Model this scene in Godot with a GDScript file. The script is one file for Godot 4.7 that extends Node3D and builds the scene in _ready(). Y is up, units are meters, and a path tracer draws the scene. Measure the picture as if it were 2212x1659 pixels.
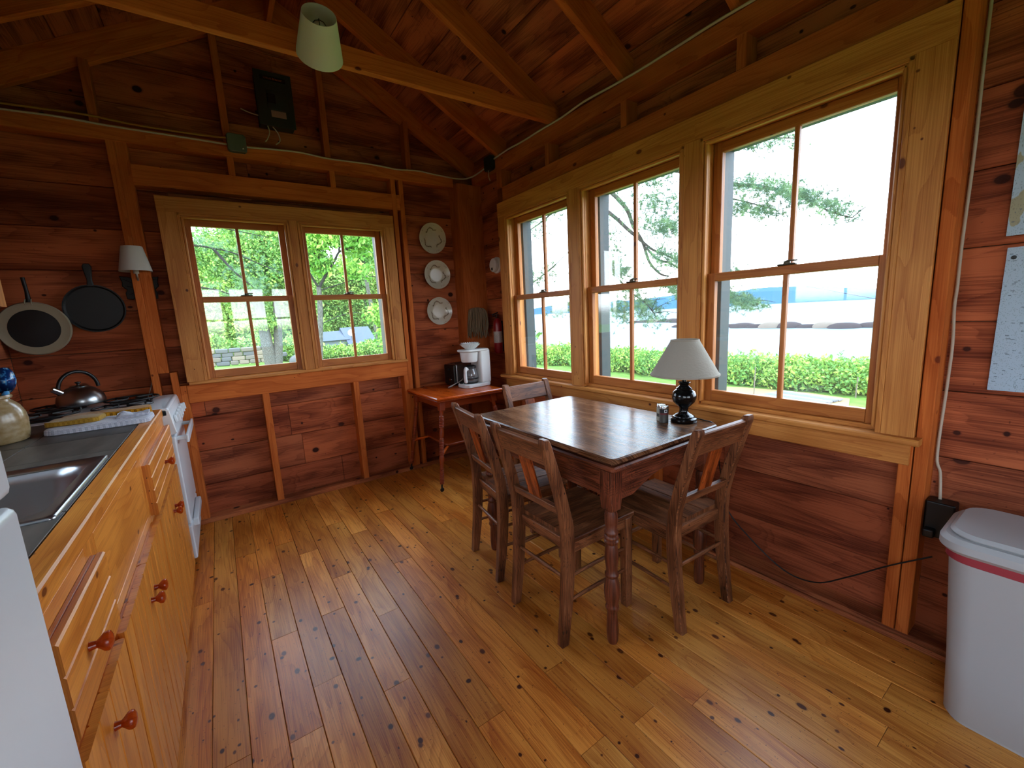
extends Node3D

# ---------------------------------------------------------------- mesh helpers
class Mb:
	var v := PackedVector3Array()
	var n := PackedVector3Array()
	var t := PackedVector2Array()
	var i := PackedInt32Array()
	func vert(p: Vector3, nn: Vector3, uv: Vector2) -> int:
		v.append(p)
		n.append(nn)
		t.append(uv)
		return v.size() - 1
	func tri(a: int, b: int, c: int) -> void:
		var f := (v[b] - v[a]).cross(v[c] - v[a])
		if f.dot(n[a] + n[b] + n[c]) > 0.0:
			i.append_array([a, c, b])
		else:
			i.append_array([a, b, c])
	func face(p: Array, uv: Array) -> void:
		var nn: Vector3 = (p[1] - p[0]).cross(p[2] - p[0]).normalized()
		var k := []
		for j in p.size():
			k.append(vert(p[j], nn, uv[j]))
		for j in range(1, p.size() - 1):
			tri(k[0], k[j], k[j + 1])
	func mesh() -> ArrayMesh:
		var a := []
		a.resize(Mesh.ARRAY_MAX)
		a[Mesh.ARRAY_VERTEX] = v
		a[Mesh.ARRAY_NORMAL] = n
		a[Mesh.ARRAY_TEX_UV] = t
		a[Mesh.ARRAY_INDEX] = i
		var m := ArrayMesh.new()
		m.add_surface_from_arrays(Mesh.PRIMITIVE_TRIANGLES, a)
		return m

var M := {}
var names := {}
var rng := RandomNumberGenerator.new()

func numbered(parent: Node, called: String) -> String:
	var key := str(parent.get_instance_id()) + "/" + called
	var k: int = names.get(key, 0)
	names[key] = k + 1
	return called if k == 0 else "%s_%03d" % [called, k]

func tag(o: Node, label := "", category := "", group := "", kind := "") -> Node:
	if label:
		o.set_meta("label", label)
	if category:
		o.set_meta("category", category)
	if group:
		o.set_meta("group", group)
	if kind:
		o.set_meta("kind", kind)
	return o

func thing(called: String, label: String, category: String, at := Vector3.ZERO, turn := 0.0, group := "") -> Node3D:
	var o := Node3D.new()
	o.name = numbered(self, called)
	add_child(o, true)
	o.position = at
	o.rotation.y = turn
	tag(o, label, category, group)
	return o

func struct(called: String, label := "") -> Node3D:
	var o := Node3D.new()
	o.name = called
	add_child(o, true)
	tag(o, label, "", "", "structure")
	return o

func part(parent: Node, called: String, mesh: Mesh, mat: Material, xf := Transform3D.IDENTITY) -> MeshInstance3D:
	var o := MeshInstance3D.new()
	o.name = numbered(parent, called)
	o.mesh = mesh
	o.material_override = mat
	parent.add_child(o, true)
	o.transform = xf
	o.cast_shadow = GeometryInstance3D.SHADOW_CASTING_SETTING_ON
	return o

func at(p: Vector3) -> Transform3D:
	return Transform3D(Basis.IDENTITY, p)

func dup(root: Node3D, label: String, pos: Vector3, turn: float) -> Node3D:
	var base := String(root.name)
	var r: Node3D = root.duplicate()
	r.name = numbered(self, base)
	add_child(r, true)
	r.position = pos
	r.rotation.y = turn
	r.set_meta("label", label)
	return r

# frame whose x axis runs from a to b and whose y axis is near up
func frame(a: Vector3, b: Vector3, up: Vector3) -> Transform3D:
	var x := (b - a).normalized()
	var z := x.cross(up)
	if z.length() < 0.001:
		z = x.cross(Vector3(0.3, 0.2, 1.0))
	z = z.normalized()
	return Transform3D(Basis(x, z.cross(x), z), (a + b) * 0.5)

# a length of timber: x is the grain, h high (y), w wide (z); long edges chamfered; uv in metres
func timber(l: float, h: float, w: float, bev := 0.002) -> ArrayMesh:
	var m := Mb.new()
	var ou := rng.randf() * 3.0
	var ov := rng.randf() * 9.0
	var y := h * 0.5
	var z := w * 0.5
	var b := minf(bev, minf(h, w) * 0.3)
	var c := [Vector2(-z + b, y), Vector2(z - b, y), Vector2(z, y - b), Vector2(z, -y + b), Vector2(z - b, -y), Vector2(-z + b, -y), Vector2(-z, -y + b), Vector2(-z, y - b)]
	var run := 0.0
	for k in 8:
		var p: Vector2 = c[k]
		var q: Vector2 = c[(k + 1) % 8]
		var d := p.distance_to(q)
		var e := l * 0.5
		m.face([Vector3(-e, p.y, p.x), Vector3(e, p.y, p.x), Vector3(e, q.y, q.x), Vector3(-e, q.y, q.x)],
			[Vector2(ou + run, ov - e), Vector2(ou + run, ov + e), Vector2(ou + run + d, ov + e), Vector2(ou + run + d, ov - e)])
		run += d
	for s in [-1.0, 1.0]:
		var ps := []
		var us := []
		for k in 8:
			ps.append(Vector3(s * l * 0.5, c[k].y, c[k].x))
			us.append(Vector2(ou + c[k].x, ov + c[k].y * 0.3))
		var base := m.v.size()
		for k in 8:
			m.vert(ps[k], Vector3(s, 0, 0), us[k])
		for k in range(1, 7):
			m.tri(base, base + k, base + k + 1)
	return m.mesh()

func beam(parent: Node, called: String, mat: Material, a: Vector3, b: Vector3, h: float, w: float, up := Vector3.UP, bev := 0.002) -> MeshInstance3D:
	return part(parent, called, timber(a.distance_to(b), h, w, bev), mat, frame(a, b, up))

# axis-aligned timber box from corner to corner, grain along "axis"
func block(parent: Node, called: String, mat: Material, lo: Vector3, hi: Vector3, axis := 0, bev := 0.002) -> MeshInstance3D:
	var c := (lo + hi) * 0.5
	var s := hi - lo
	if axis == 0:
		return part(parent, called, timber(s.x, s.y, s.z, bev), mat, at(c))
	if axis == 1:
		return part(parent, called, timber(s.y, s.x, s.z, bev), mat, Transform3D(Basis(Vector3.UP, Vector3.LEFT, Vector3.BACK), c))
	return part(parent, called, timber(s.z, s.y, s.x, bev), mat, Transform3D(Basis(Vector3.BACK, Vector3.UP, Vector3.LEFT), c))

# rounded box
func rbox(s: Vector3, r: float, seg := 3) -> ArrayMesh:
	var m := Mb.new()
	r = minf(r, minf(s.x, minf(s.y, s.z)) * 0.499)
	var e := s * 0.5 - Vector3.ONE * r
	var lat := []
	for q in 2:
		for k in seg + 1:
			lat.append([PI * 0.5 * (q + float(k) / seg), 1.0 if q == 0 else -1.0])
	var lon := []
	for q in 4:
		for k in seg + 1:
			lon.append([PI * 0.5 * (q + float(k) / seg), 1.0 if q == 0 or q == 3 else -1.0, 1.0 if q < 2 else -1.0])
	lon.append(lon[0])
	var w := lon.size()
	for a in lat:
		for o in lon:
			var nn := Vector3(sin(a[0]) * cos(o[0]), cos(a[0]), sin(a[0]) * sin(o[0]))
			var p := Vector3(e.x * o[1], e.y * a[1], e.z * o[2]) + nn * r
			var uv := Vector2(p.x + p.z, p.y) if absf(nn.y) < 0.7 else Vector2(p.x, p.z)
			m.vert(p, nn, uv)
	for j in lat.size() - 1:
		for k in w - 1:
			var a0 := j * w + k
			m.tri(a0, a0 + 1, a0 + w)
			m.tri(a0 + 1, a0 + w + 1, a0 + w)
	# caps
	for j in [0, lat.size() - 1]:
		var s0: float = lat[j][1]
		var q := []
		for k in [0, seg + 1, 2 * seg + 2, 3 * seg + 3]:
			q.append(m.vert(m.v[j * w + k], Vector3(0, s0, 0), Vector2(m.v[j * w + k].x, m.v[j * w + k].z)))
		m.tri(q[0], q[1], q[2])
		m.tri(q[0], q[2], q[3])
	return m.mesh()

# turned shape round y: profile of Vector2(radius, y)
func lathe(pr: Array, segs := 24, crease := 0.75) -> ArrayMesh:
	var m := Mb.new()
	var sn := []
	for k in pr.size() - 1:
		var d: Vector2 = (pr[k + 1] - pr[k]).normalized()
		sn.append(Vector2(d.y, -d.x))
	var flip := 1.0
	var area := 0.0
	for k in pr.size() - 1:
		area += pr[k].x * pr[k + 1].y - pr[k + 1].x * pr[k].y
	area += pr[pr.size() - 1].x * pr[0].y - pr[0].x * pr[pr.size() - 1].y
	if area < 0.0:
		flip = -1.0
	var run := 0.0
	for k in pr.size() - 1:
		var a: Vector2 = pr[k]
		var b: Vector2 = pr[k + 1]
		if a.distance_to(b) < 0.00001:
			continue
		var na: Vector2 = sn[k]
		var nb: Vector2 = sn[k]
		if k > 0 and sn[k - 1].dot(sn[k]) > crease:
			na = (sn[k - 1] + sn[k]).normalized()
		if k < sn.size() - 1 and sn[k + 1].dot(sn[k]) > crease:
			nb = (sn[k + 1] + sn[k]).normalized()
		na *= flip
		nb *= flip
		var d := a.distance_to(b)
		var base := m.v.size()
		for s in segs + 1:
			var th := TAU * s / segs
			var c := cos(th)
			var z := sin(th)
			m.vert(Vector3(a.x * c, a.y, a.x * z), Vector3(na.x * c, na.y, na.x * z), Vector2(float(s) / segs, run))
			m.vert(Vector3(b.x * c, b.y, b.x * z), Vector3(nb.x * c, nb.y, nb.x * z), Vector2(float(s) / segs, run + d))
		for s in segs:
			var q := base + s * 2
			if a.x > 0.00001:
				m.tri(q, q + 1, q + 2)
			if b.x > 0.00001:
				m.tri(q + 1, q + 3, q + 2)
		run += d
	return m.mesh()

# tube along points; r is one radius or an array
func tube(pts: Array, r, sides := 8, cap := true) -> ArrayMesh:
	var m := Mb.new()
	var d0: Vector3 = (pts[1] - pts[0]).normalized()
	var u := d0.cross(Vector3.UP if absf(d0.y) < 0.9 else Vector3.RIGHT).normalized()
	var run := 0.0
	for k in pts.size():
		var d: Vector3
		if k == 0:
			d = pts[1] - pts[0]
		elif k == pts.size() - 1:
			d = pts[k] - pts[k - 1]
		else:
			d = (pts[k + 1] - pts[k]).normalized() + (pts[k] - pts[k - 1]).normalized()
		d = d.normalized()
		u = (u - d * u.dot(d)).normalized()
		var w := d.cross(u)
		var rad: float = r[k] if r is Array else r
		if k > 0:
			run += pts[k].distance_to(pts[k - 1])
		for s in sides + 1:
			var th := TAU * s / sides
			var nn := u * cos(th) + w * sin(th)
			m.vert(pts[k] + nn * rad, nn, Vector2(float(s) / sides * TAU * rad, run))
	var row := sides + 1
	for k in pts.size() - 1:
		for s in sides:
			var a := k * row + s
			m.tri(a, a + 1, a + row)
			m.tri(a + 1, a + row + 1, a + row)
	if cap:
		for e in [0, pts.size() - 1]:
			var nn: Vector3 = (pts[0] - pts[1]).normalized() if e == 0 else (pts[e] - pts[e - 1]).normalized()
			var c := m.vert(pts[e], nn, Vector2.ZERO)
			var first := m.v.size()
			for s in sides + 1:
				m.vert(m.v[e * row + s], nn, Vector2.ZERO)
			for s in sides:
				m.tri(c, first + s, first + s + 1)
	return m.mesh()

# smooth path through points
func curve(pts: Array, per := 6) -> Array:
	var out := []
	for k in pts.size() - 1:
		var p0: Vector3 = pts[maxi(k - 1, 0)]
		var p1: Vector3 = pts[k]
		var p2: Vector3 = pts[k + 1]
		var p3: Vector3 = pts[mini(k + 2, pts.size() - 1)]
		for s in per:
			out.append(p1.cubic_interpolate(p2, p0, p3, float(s) / per))
	out.append(pts[pts.size() - 1])
	return out

# outline in x,y extruded along z by depth, caps bevelled; smooth sides where the outline turns little
func prism(outline: PackedVector2Array, depth: float, bev := 0.0, grain_y := true) -> ArrayMesh:
	var m := Mb.new()
	var p := outline
	if Geometry2D.is_polygon_clockwise(p):
		p.reverse()
	var cnt := p.size()
	var nrm := []
	for k in cnt:
		var d := (p[(k + 1) % cnt] - p[k]).normalized()
		nrm.append(Vector2(d.y, -d.x))
	var inner := PackedVector2Array()
	for k in cnt:
		var a: Vector2 = nrm[(k + cnt - 1) % cnt]
		var b: Vector2 = nrm[k]
		var mid := (a + b).normalized()
		inner.append(p[k] - mid * bev / maxf(0.4, mid.dot(b)))
	var z := depth * 0.5
	var ou := rng.randf() * 3.0
	var ov := rng.randf() * 9.0
	var run := 0.0
	for k in cnt:
		var q := (k + 1) % cnt
		var n0: Vector2 = nrm[k]
		var n1: Vector2 = nrm[k]
		if nrm[(k + cnt - 1) % cnt].dot(nrm[k]) > 0.8:
			n0 = (nrm[(k + cnt - 1) % cnt] + nrm[k]).normalized()
		if nrm[q].dot(nrm[k]) > 0.8:
			n1 = (nrm[q] + nrm[k]).normalized()
		var d := p[k].distance_to(p[q])
		var rows := [[p[k], p[q], z - bev, -z + bev, 0.0]]
		if bev > 0.0:
			rows.append([inner[k], inner[q], z, z - bev, 1.0])
			rows.append([inner[k], inner[q], -z, -z + bev, -1.0])
		for r in rows:
			var a0: Vector2 = r[0]
			var a1: Vector2 = r[1]
			var e0: Vector2 = p[k]
			var e1: Vector2 = p[q]
			var za := Vector3(n0.x, n0.y, r[4]).normalized()
			var zb := Vector3(n1.x, n1.y, r[4]).normalized()
			var i0 := m.vert(Vector3(a0.x, a0.y, r[2]), za, guv(ou, ov, a0, r[2], grain_y))
			var i1 := m.vert(Vector3(a1.x, a1.y, r[2]), zb, guv(ou, ov, a1, r[2], grain_y))
			var i2 := m.vert(Vector3(e1.x, e1.y, r[3]), zb, guv(ou, ov, e1, r[3], grain_y))
			var i3 := m.vert(Vector3(e0.x, e0.y, r[3]), za, guv(ou, ov, e0, r[3], grain_y))
			m.tri(i0, i1, i2)
			m.tri(i0, i2, i3)
		run += d
	var ids := Geometry2D.triangulate_polygon(inner)
	for s in [-1.0, 1.0]:
		var base := m.v.size()
		for k in cnt:
			m.vert(Vector3(inner[k].x, inner[k].y, s * z), Vector3(0, 0, s), guv(ou, ov, inner[k], 0.0, grain_y))
		for k in range(0, ids.size(), 3):
			m.tri(base + ids[k], base + ids[k + 1], base + ids[k + 2])
	return m.mesh()

func guv(ou: float, ov: float, p: Vector2, z: float, grain_y: bool) -> Vector2:
	return Vector2(ou + p.x + z, ov + p.y) if grain_y else Vector2(ou + p.y + z, ov + p.x)

func join(list: Array) -> ArrayMesh:
	var st := SurfaceTool.new()
	st.begin(Mesh.PRIMITIVE_TRIANGLES)
	for l in list:
		st.append_from(l[0], 0, l[1])
	return st.commit()

func ball(r: Vector3, rings := 10, segs := 18) -> ArrayMesh:
	var s := SphereMesh.new()
	s.radius = 1.0
	s.height = 2.0
	s.rings = rings
	s.radial_segments = segs
	return join([[s, Transform3D(Basis.from_scale(r), Vector3.ZERO)]])

func rounded(w: float, h: float, r: float, seg := 5) -> PackedVector2Array:
	var p := PackedVector2Array()
	for q in 4:
		var c := Vector2((w * 0.5 - r) * (1 if q == 0 or q == 3 else -1), (h * 0.5 - r) * (1 if q < 2 else -1))
		for k in seg + 1:
			var a := PI * 0.5 * (q + float(k) / seg)
			p.append(c + Vector2(cos(a), sin(a)) * r)
	return p

# ---------------------------------------------------------------- materials
func mat(called: String, c: Color, rough := 0.6, metal := 0.0, spec := 0.5) -> StandardMaterial3D:
	var m := StandardMaterial3D.new()
	m.resource_name = called
	m.albedo_color = c
	m.roughness = rough
	m.metallic = metal
	m.metallic_specular = spec
	M[called] = m
	return m

func wood(called: String, tex: Texture2D, size: Vector2, tint: Color, rough: float, spec := 0.4, bump: Texture2D = null, depth := 0.0) -> StandardMaterial3D:
	var m := mat(called, tint, rough, 0.0, spec)
	m.albedo_texture = tex
	m.uv1_scale = Vector3(1.0 / size.x, 1.0 / size.y, 1.0)
	if bump:
		m.heightmap_enabled = true
		m.heightmap_texture = bump
		m.heightmap_scale = depth
	return m

func noise_bytes(sd: int, w: int, h: int, ws: int, hs: int, freq: float, oct := 3) -> PackedByteArray:
	var f := FastNoiseLite.new()
	f.seed = sd
	f.noise_type = FastNoiseLite.TYPE_SIMPLEX_SMOOTH
	f.frequency = freq
	f.fractal_octaves = oct
	var im := f.get_seamless_image(ws, hs)
	im.convert(Image.FORMAT_L8)
	im.resize(w, h, Image.INTERPOLATE_CUBIC)
	return im.get_data()

# wood grain, grain along v. o: light, dark, knot colours; rings, warp, ring, fibre, blotch strengths; knots count and size in pixels; nicks
func wood_image(sd: int, w: int, h: int, o: Dictionary) -> Image:
	var r := RandomNumberGenerator.new()
	r.seed = sd
	var nn := w * h
	var warp := noise_bytes(sd + 1, w, h, 64, 32, 0.035, 3)
	var fib := noise_bytes(sd + 2, w, h, w, maxi(16, h / 40), 0.22, 3)
	var blo := noise_bytes(sd + 3, w, h, 64, 64, 0.05, 3)
	var kd := PackedFloat32Array()
	kd.resize(nn)
	var ka := PackedFloat32Array()
	ka.resize(nn)
	var stretch: float = o.get("aspect", 2.0)
	for k in o.get("knots", 0):
		var cx := r.randi() % w
		var cy := r.randi() % h
		var big: float = o.get("knot_r", 9.0)
		var rx := r.randf_range(0.25, 1.0)
		rx = big * rx * rx + 2.0
		var ry := rx * r.randf_range(0.8, 1.7) / stretch
		var reach_x := int(rx * 4.5)
		var reach_y := int(ry * 9.0)
		var tone := r.randf_range(0.65, 1.0)
		for dy in range(-reach_y, reach_y + 1):
			var row := posmod(cy + dy, h) * w
			for dx in range(-reach_x, reach_x + 1):
				var q := row + posmod(cx + dx, w)
				var ex := dx / rx
				var ey := dy / ry
				var e := exp(-(ex * ex * 0.35 + ey * ey * 0.07))
				kd[q] -= e * ex * 0.16 * rx * o.rings / w * 4.0
				var dd := ex * ex + ey * ey
				if dd < 2.2:
					ka[q] = maxf(ka[q], clampf((1.25 - dd) * 2.5, 0.0, 1.0) * tone)
					if dd > 1.0:
						ka[q] = maxf(ka[q], (2.2 - dd) * 0.22)
	for k in o.get("nicks", 0):
		var x := r.randf() * w
		var y := r.randf() * h
		var a := r.randf() * TAU
		var ln := r.randf_range(1.0, 7.0)
		var s := r.randf_range(0.25, 0.75)
		for q in int(ln) + 1:
			ka[posmod(int(y + sin(a) * q / stretch), h) * w + posmod(int(x + cos(a) * q), w)] = s
	var lc: Color = o.light
	var dc: Color = o.dark
	var kc: Color = o.knot
	var out := PackedByteArray()
	out.resize(nn * 3)
	var rings: float = o.rings
	var wamp: float = o.warp
	var rc: float = o.ring
	var fc: float = o.fibre
	var bc: float = o.blotch
	for y in h:
		for x in w:
			var q := y * w + x
			var g := rings * x / w + (warp[q] - 128) * wamp * 0.0078 + kd[q]
			g -= floorf(g)
			var t := g * g * g * rc + (fib[q] - 128) * fc * 0.0078 + (blo[q] - 128) * bc * 0.0078 + 0.3
			t = clampf(t, 0.0, 1.3)
			var kk := ka[q]
			var e := q * 3
			out[e] = clampi(int(255.0 * lerpf(lerpf(lc.r, dc.r, t), kc.r, kk)), 0, 255)
			out[e + 1] = clampi(int(255.0 * lerpf(lerpf(lc.g, dc.g, t), kc.g, kk)), 0, 255)
			out[e + 2] = clampi(int(255.0 * lerpf(lerpf(lc.b, dc.b, t), kc.b, kk)), 0, 255)
	return Image.create_from_data(w, h, false, Image.FORMAT_RGB8, out)

func tex(im: Image) -> ImageTexture:
	return ImageTexture.create_from_image(im)

# ---------------------------------------------------------------- the scene
func _ready() -> void:
	rng.seed = 20240611
	# camera
	var cam := Camera3D.new()
	cam.name = "camera"
	add_child(cam)
	cam.position = Vector3(-1.9124, 1.2749, 3.3274)
	cam.rotation = Vector3(-0.1654, -0.5993, -0.0515)
	cam.fov = 84.58
	cam.near = 0.02
	cam.far = 4000.0
	cam.current = true
	# overcast daylight: the sky is the only source
	var env := Environment.new()
	env.background_mode = Environment.BG_SKY
	var sky := Sky.new()
	var sm := ProceduralSkyMaterial.new()
	sm.sky_top_color = Color(0.80, 0.90, 1.0)
	sm.sky_horizon_color = Color(0.97, 0.99, 1.0)
	sm.ground_bottom_color = Color(0.30, 0.33, 0.30)
	sm.ground_horizon_color = Color(0.45, 0.48, 0.47)
	sm.sky_curve = 0.12
	sm.energy_multiplier = 1.0
	sky.sky_material = sm
	env.sky = sky
	env.background_energy_multiplier = 7.0
	env.tonemap_mode = Environment.TONE_MAPPER_LINEAR
	env.tonemap_exposure = 1.7
	env.sdfgi_enabled = true
	env.ssao_enabled = true
	env.ssil_enabled = true
	var we := WorldEnvironment.new()
	we.name = "daylight"
	we.environment = env
	add_child(we)

	make_materials()
	build_shell()
	build_windows()
	build_outdoors()
	build_kitchen()
	build_table_and_chairs()
	build_corner()
	build_wall_things()
	build_right_side()

func make_materials() -> void:
	var pine := tex(wood_image(11, 512, 1024, {"light": Color(0.93, 0.70, 0.40), "dark": Color(0.72, 0.45, 0.19), "knot": Color(0.24, 0.085, 0.04), "rings": 9.0, "warp": 2.2, "ring": 0.45, "fibre": 0.6, "blotch": 0.55, "knots": 60, "knot_r": 9.0, "nicks": 900, "aspect": 2.0}))
	var clear := tex(wood_image(12, 512, 1024, {"light": Color(0.92, 0.70, 0.42), "dark": Color(0.75, 0.50, 0.25), "knot": Color(0.36, 0.17, 0.08), "rings": 8.0, "warp": 2.6, "ring": 0.5, "fibre": 0.45, "blotch": 0.4, "knots": 10, "knot_r": 9.0, "nicks": 0, "aspect": 2.0}))
	var rough := tex(wood_image(13, 512, 1024, {"light": Color(0.80, 0.50, 0.33), "dark": Color(0.50, 0.27, 0.17), "knot": Color(0.22, 0.11, 0.09), "rings": 6.0, "warp": 3.0, "ring": 0.35, "fibre": 0.5, "blotch": 0.8, "knots": 15, "knot_r": 16.0, "nicks": 300, "aspect": 2.0}))
	var oak := tex(wood_image(14, 512, 1024, {"light": Color(0.74, 0.60, 0.48), "dark": Color(0.36, 0.25, 0.18), "knot": Color(0.12, 0.07, 0.05), "rings": 20.0, "warp": 5.0, "ring": 0.55, "fibre": 0.9, "blotch": 0.5, "knots": 3, "knot_r": 7.0, "nicks": 700, "aspect": 2.0}))
	var ps := Vector2(0.42, 1.7)
	var fl := [Color(0.92, 0.84, 0.70), Color(1.0, 0.90, 0.74), Color(0.86, 0.74, 0.56), Color(0.95, 0.80, 0.60)]
	for k in 4:
		wood("floor_pine_%d" % k, pine, ps, fl[k], 0.36, 0.45)
	var sh := [Color(0.90, 0.78, 0.74), Color(0.82, 0.69, 0.65), Color(0.93, 0.79, 0.72), Color(0.86, 0.77, 0.75)]
	for k in 4:
		wood("sheathing_%d" % k, rough, Vector2(0.6, 2.4), sh[k], 0.75, 0.3)
	wood("stud_wood", clear, Vector2(0.5, 2.0), Color(0.86, 0.62, 0.48), 0.7, 0.3)
	wood("stud_dark", clear, Vector2(0.5, 2.0), Color(0.76, 0.54, 0.46), 0.7, 0.3)
	wood("rafter_wood", clear, Vector2(0.5, 2.0), Color(0.84, 0.60, 0.46), 0.7, 0.3)
	wood("casing_pine", clear, Vector2(0.5, 2.2), Color(0.88, 0.78, 0.66), 0.5, 0.4)
	wood("sash_pine", clear, Vector2(0.4, 2.0), Color(0.80, 0.66, 0.54), 0.45, 0.4)
	wood("cabinet_pine", clear, Vector2(0.34, 1.5), Color(0.94, 0.80, 0.56), 0.36, 0.45)
	wood("cabinet_dark", clear, Vector2(0.34, 1.5), Color(0.42, 0.20, 0.10), 0.45, 0.4)
	wood("oak_top", oak, Vector2(0.30, 1.1), Color(0.74, 0.64, 0.56), 0.24, 0.5)
	wood("oak_dark", oak, Vector2(0.25, 1.0), Color(0.72, 0.48, 0.40), 0.38, 0.45)
	wood("chair_wood", oak, Vector2(0.22, 0.9), Color(0.80, 0.62, 0.50), 0.42, 0.4)
	wood("chair_orange", oak, Vector2(0.22, 0.9), Color(1.0, 0.60, 0.32), 0.4, 0.4)
	wood("side_table_wood", clear, Vector2(0.3, 1.2), Color(0.86, 0.50, 0.24), 0.26, 0.5)
	wood("side_leg_wood", clear, Vector2(0.3, 1.2), Color(0.66, 0.36, 0.20), 0.35, 0.5)
	wood("grey_board", rough, Vector2(0.5, 2.0), Color(0.92, 0.86, 0.80), 0.8, 0.3)
	mat("window_lock", Color(0.30, 0.27, 0.22), 0.4, 0.8)
	var g := mat("glass", Color(1, 1, 1, 0.03), 0.02)
	g.transparency = BaseMaterial3D.TRANSPARENCY_ALPHA
	mat("dark_green_paint", Color(0.10, 0.15, 0.16), 0.6)
	mat("siding", Color(0.35, 0.30, 0.26), 0.8)
	mat("steel", Color(0.62, 0.63, 0.64), 0.28, 1.0)
	mat("steel_bright", Color(0.75, 0.76, 0.77), 0.18, 1.0)
	mat("black_iron", Color(0.035, 0.038, 0.04), 0.5)
	mat("black_plastic", Color(0.03, 0.03, 0.035), 0.4)
	mat("white_enamel", Color(0.84, 0.86, 0.87), 0.25)
	mat("white_plastic", Color(0.84, 0.84, 0.83), 0.4)
	mat("grey_metal", Color(0.30, 0.33, 0.33), 0.5, 0.3)
	mat("cable_white", Color(0.72, 0.66, 0.58), 0.6)
	mat("cable_yellow", Color(0.62, 0.42, 0.12), 0.6)

# ---------------------------------------------------------------- room shell
const STEP := 0.2345

# horizontal boards in rows on a wall plane, leaving openings free.
# put(a, y0, y1, b): calls block with the wall's own axes
func board_rows(parent: Node, along: String, plane0: float, plane1: float, lo: float, hi: float, y0: float, y1: float, openings: Array, apex: float) -> void:
	var k := 0
	var y := y0
	while y < y1 - 0.01:
		var yb := minf(y + STEP, y1)
		var pieces := [[lo, hi, y, yb]]
		for o in openings:
			var next := []
			for p in pieces:
				if p[1] <= o[0] or p[0] >= o[1] or p[3] <= o[2] or p[2] >= o[3]:
					next.append(p)
					continue
				if p[0] < o[0] - 0.01:
					next.append([p[0], o[0], p[2], p[3]])
				if p[1] > o[1] + 0.01:
					next.append([o[1], p[1], p[2], p[3]])
				var a := maxf(p[0], o[0])
				var b := minf(p[1], o[1])
				if p[2] < o[2] - 0.005:
					next.append([a, b, p[2], o[2]])
				if p[3] > o[3] + 0.005:
					next.append([a, b, o[3], p[3]])
			pieces = next
		for p in pieces:
			var a: float = p[0]
			var b: float = p[1]
			if apex > 0.0:
				var half: float = (apex - (p[2] + p[3]) * 0.5) / PITCH
				a = maxf(a, RIDGE - half)
				b = minf(b, RIDGE + half)
			if b - a < 0.02:
				continue
			var cuts := [a]
			if b - a > 2.6:
				cuts.append(lerpf(a, b, rng.randf_range(0.35, 0.65)))
			cuts.append(b)
			for c in cuts.size() - 1:
				var m: Material = M["sheathing_%d" % (rng.randi() % 4)]
				var g := 0.0025
				var jit := rng.randf_range(-0.002, 0.002)
				if along == "x":
					block(parent, "board", m, Vector3(cuts[c] + g * 0.5, p[2] + g * 0.5, minf(plane0, plane1) + jit), Vector3(cuts[c + 1] - g * 0.5, p[3] - g * 0.5, maxf(plane0, plane1) + jit), 0, 0.003)
				else:
					block(parent, "board", m, Vector3(minf(plane0, plane1) + jit, p[2] + g * 0.5, cuts[c] + g * 0.5), Vector3(maxf(plane0, plane1) + jit, p[3] - g * 0.5, cuts[c + 1] - g * 0.5), 2, 0.003)
		y = yb
		k += 1

const RX := 0.11      # inner face of the boards, right wall
const BZ := -0.11     # inner face of the boards, back wall
const LX := -2.85     # inner face of the boards, left wall
const FZ := 6.2       # inner face of the boards, wall behind the camera
const RIDGE := -1.37
const PITCH := 0.545

func roof_y(x: float) -> float:      # underside of the rafters
	return 3.235 - PITCH * absf(x - RIDGE)

func panel_with_holes(lo: Vector2, hi: Vector2, holes: Array) -> Array:
	var pieces := [[lo.x, hi.x, lo.y, hi.y]]
	for o in holes:
		var next := []
		for p in pieces:
			if p[1] <= o[0] or p[0] >= o[1] or p[3] <= o[2] or p[2] >= o[3]:
				next.append(p)
				continue
			if p[0] < o[0]:
				next.append([p[0], o[0], p[2], p[3]])
			if p[1] > o[1]:
				next.append([o[1], p[1], p[2], p[3]])
			var a := maxf(p[0], o[0])
			var b := minf(p[1], o[1])
			if p[2] < o[2]:
				next.append([a, b, p[2], o[2]])
			if p[3] > o[3]:
				next.append([a, b, o[3], p[3]])
		pieces = next
	return pieces

func box_mesh(lo: Vector3, hi: Vector3) -> Array:
	var b := BoxMesh.new()
	b.size = hi - lo
	return [b, at((lo + hi) * 0.5)]

func siding(parent: Node, along: String, plane0: float, plane1: float, lo: float, hi: float, y0: float, y1: float, holes: Array) -> void:
	var l := []
	for p in panel_with_holes(Vector2(lo, y0), Vector2(hi, y1), holes):
		if along == "x":
			l.append(box_mesh(Vector3(p[0], p[2], minf(plane0, plane1)), Vector3(p[1], p[3], maxf(plane0, plane1))))
		else:
			l.append(box_mesh(Vector3(minf(plane0, plane1), p[2], p[0]), Vector3(maxf(plane0, plane1), p[3], p[1])))
	part(parent, "outer_cladding", join(l), M.siding)

const OPEN_RIGHT := [0.505, 2.885, 0.745, 2.045]
const OPEN_BACK := [-2.045, -0.72, 0.925, 2.005]
const OPEN_LEFT := [1.25, 2.35, 1.15, 2.0]
const OPEN_LEFT_REAR := [3.45, 5.75, 0.75, 2.1]
const OPEN_FRONT := [-2.45, -0.25, 0.75, 2.1]

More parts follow.
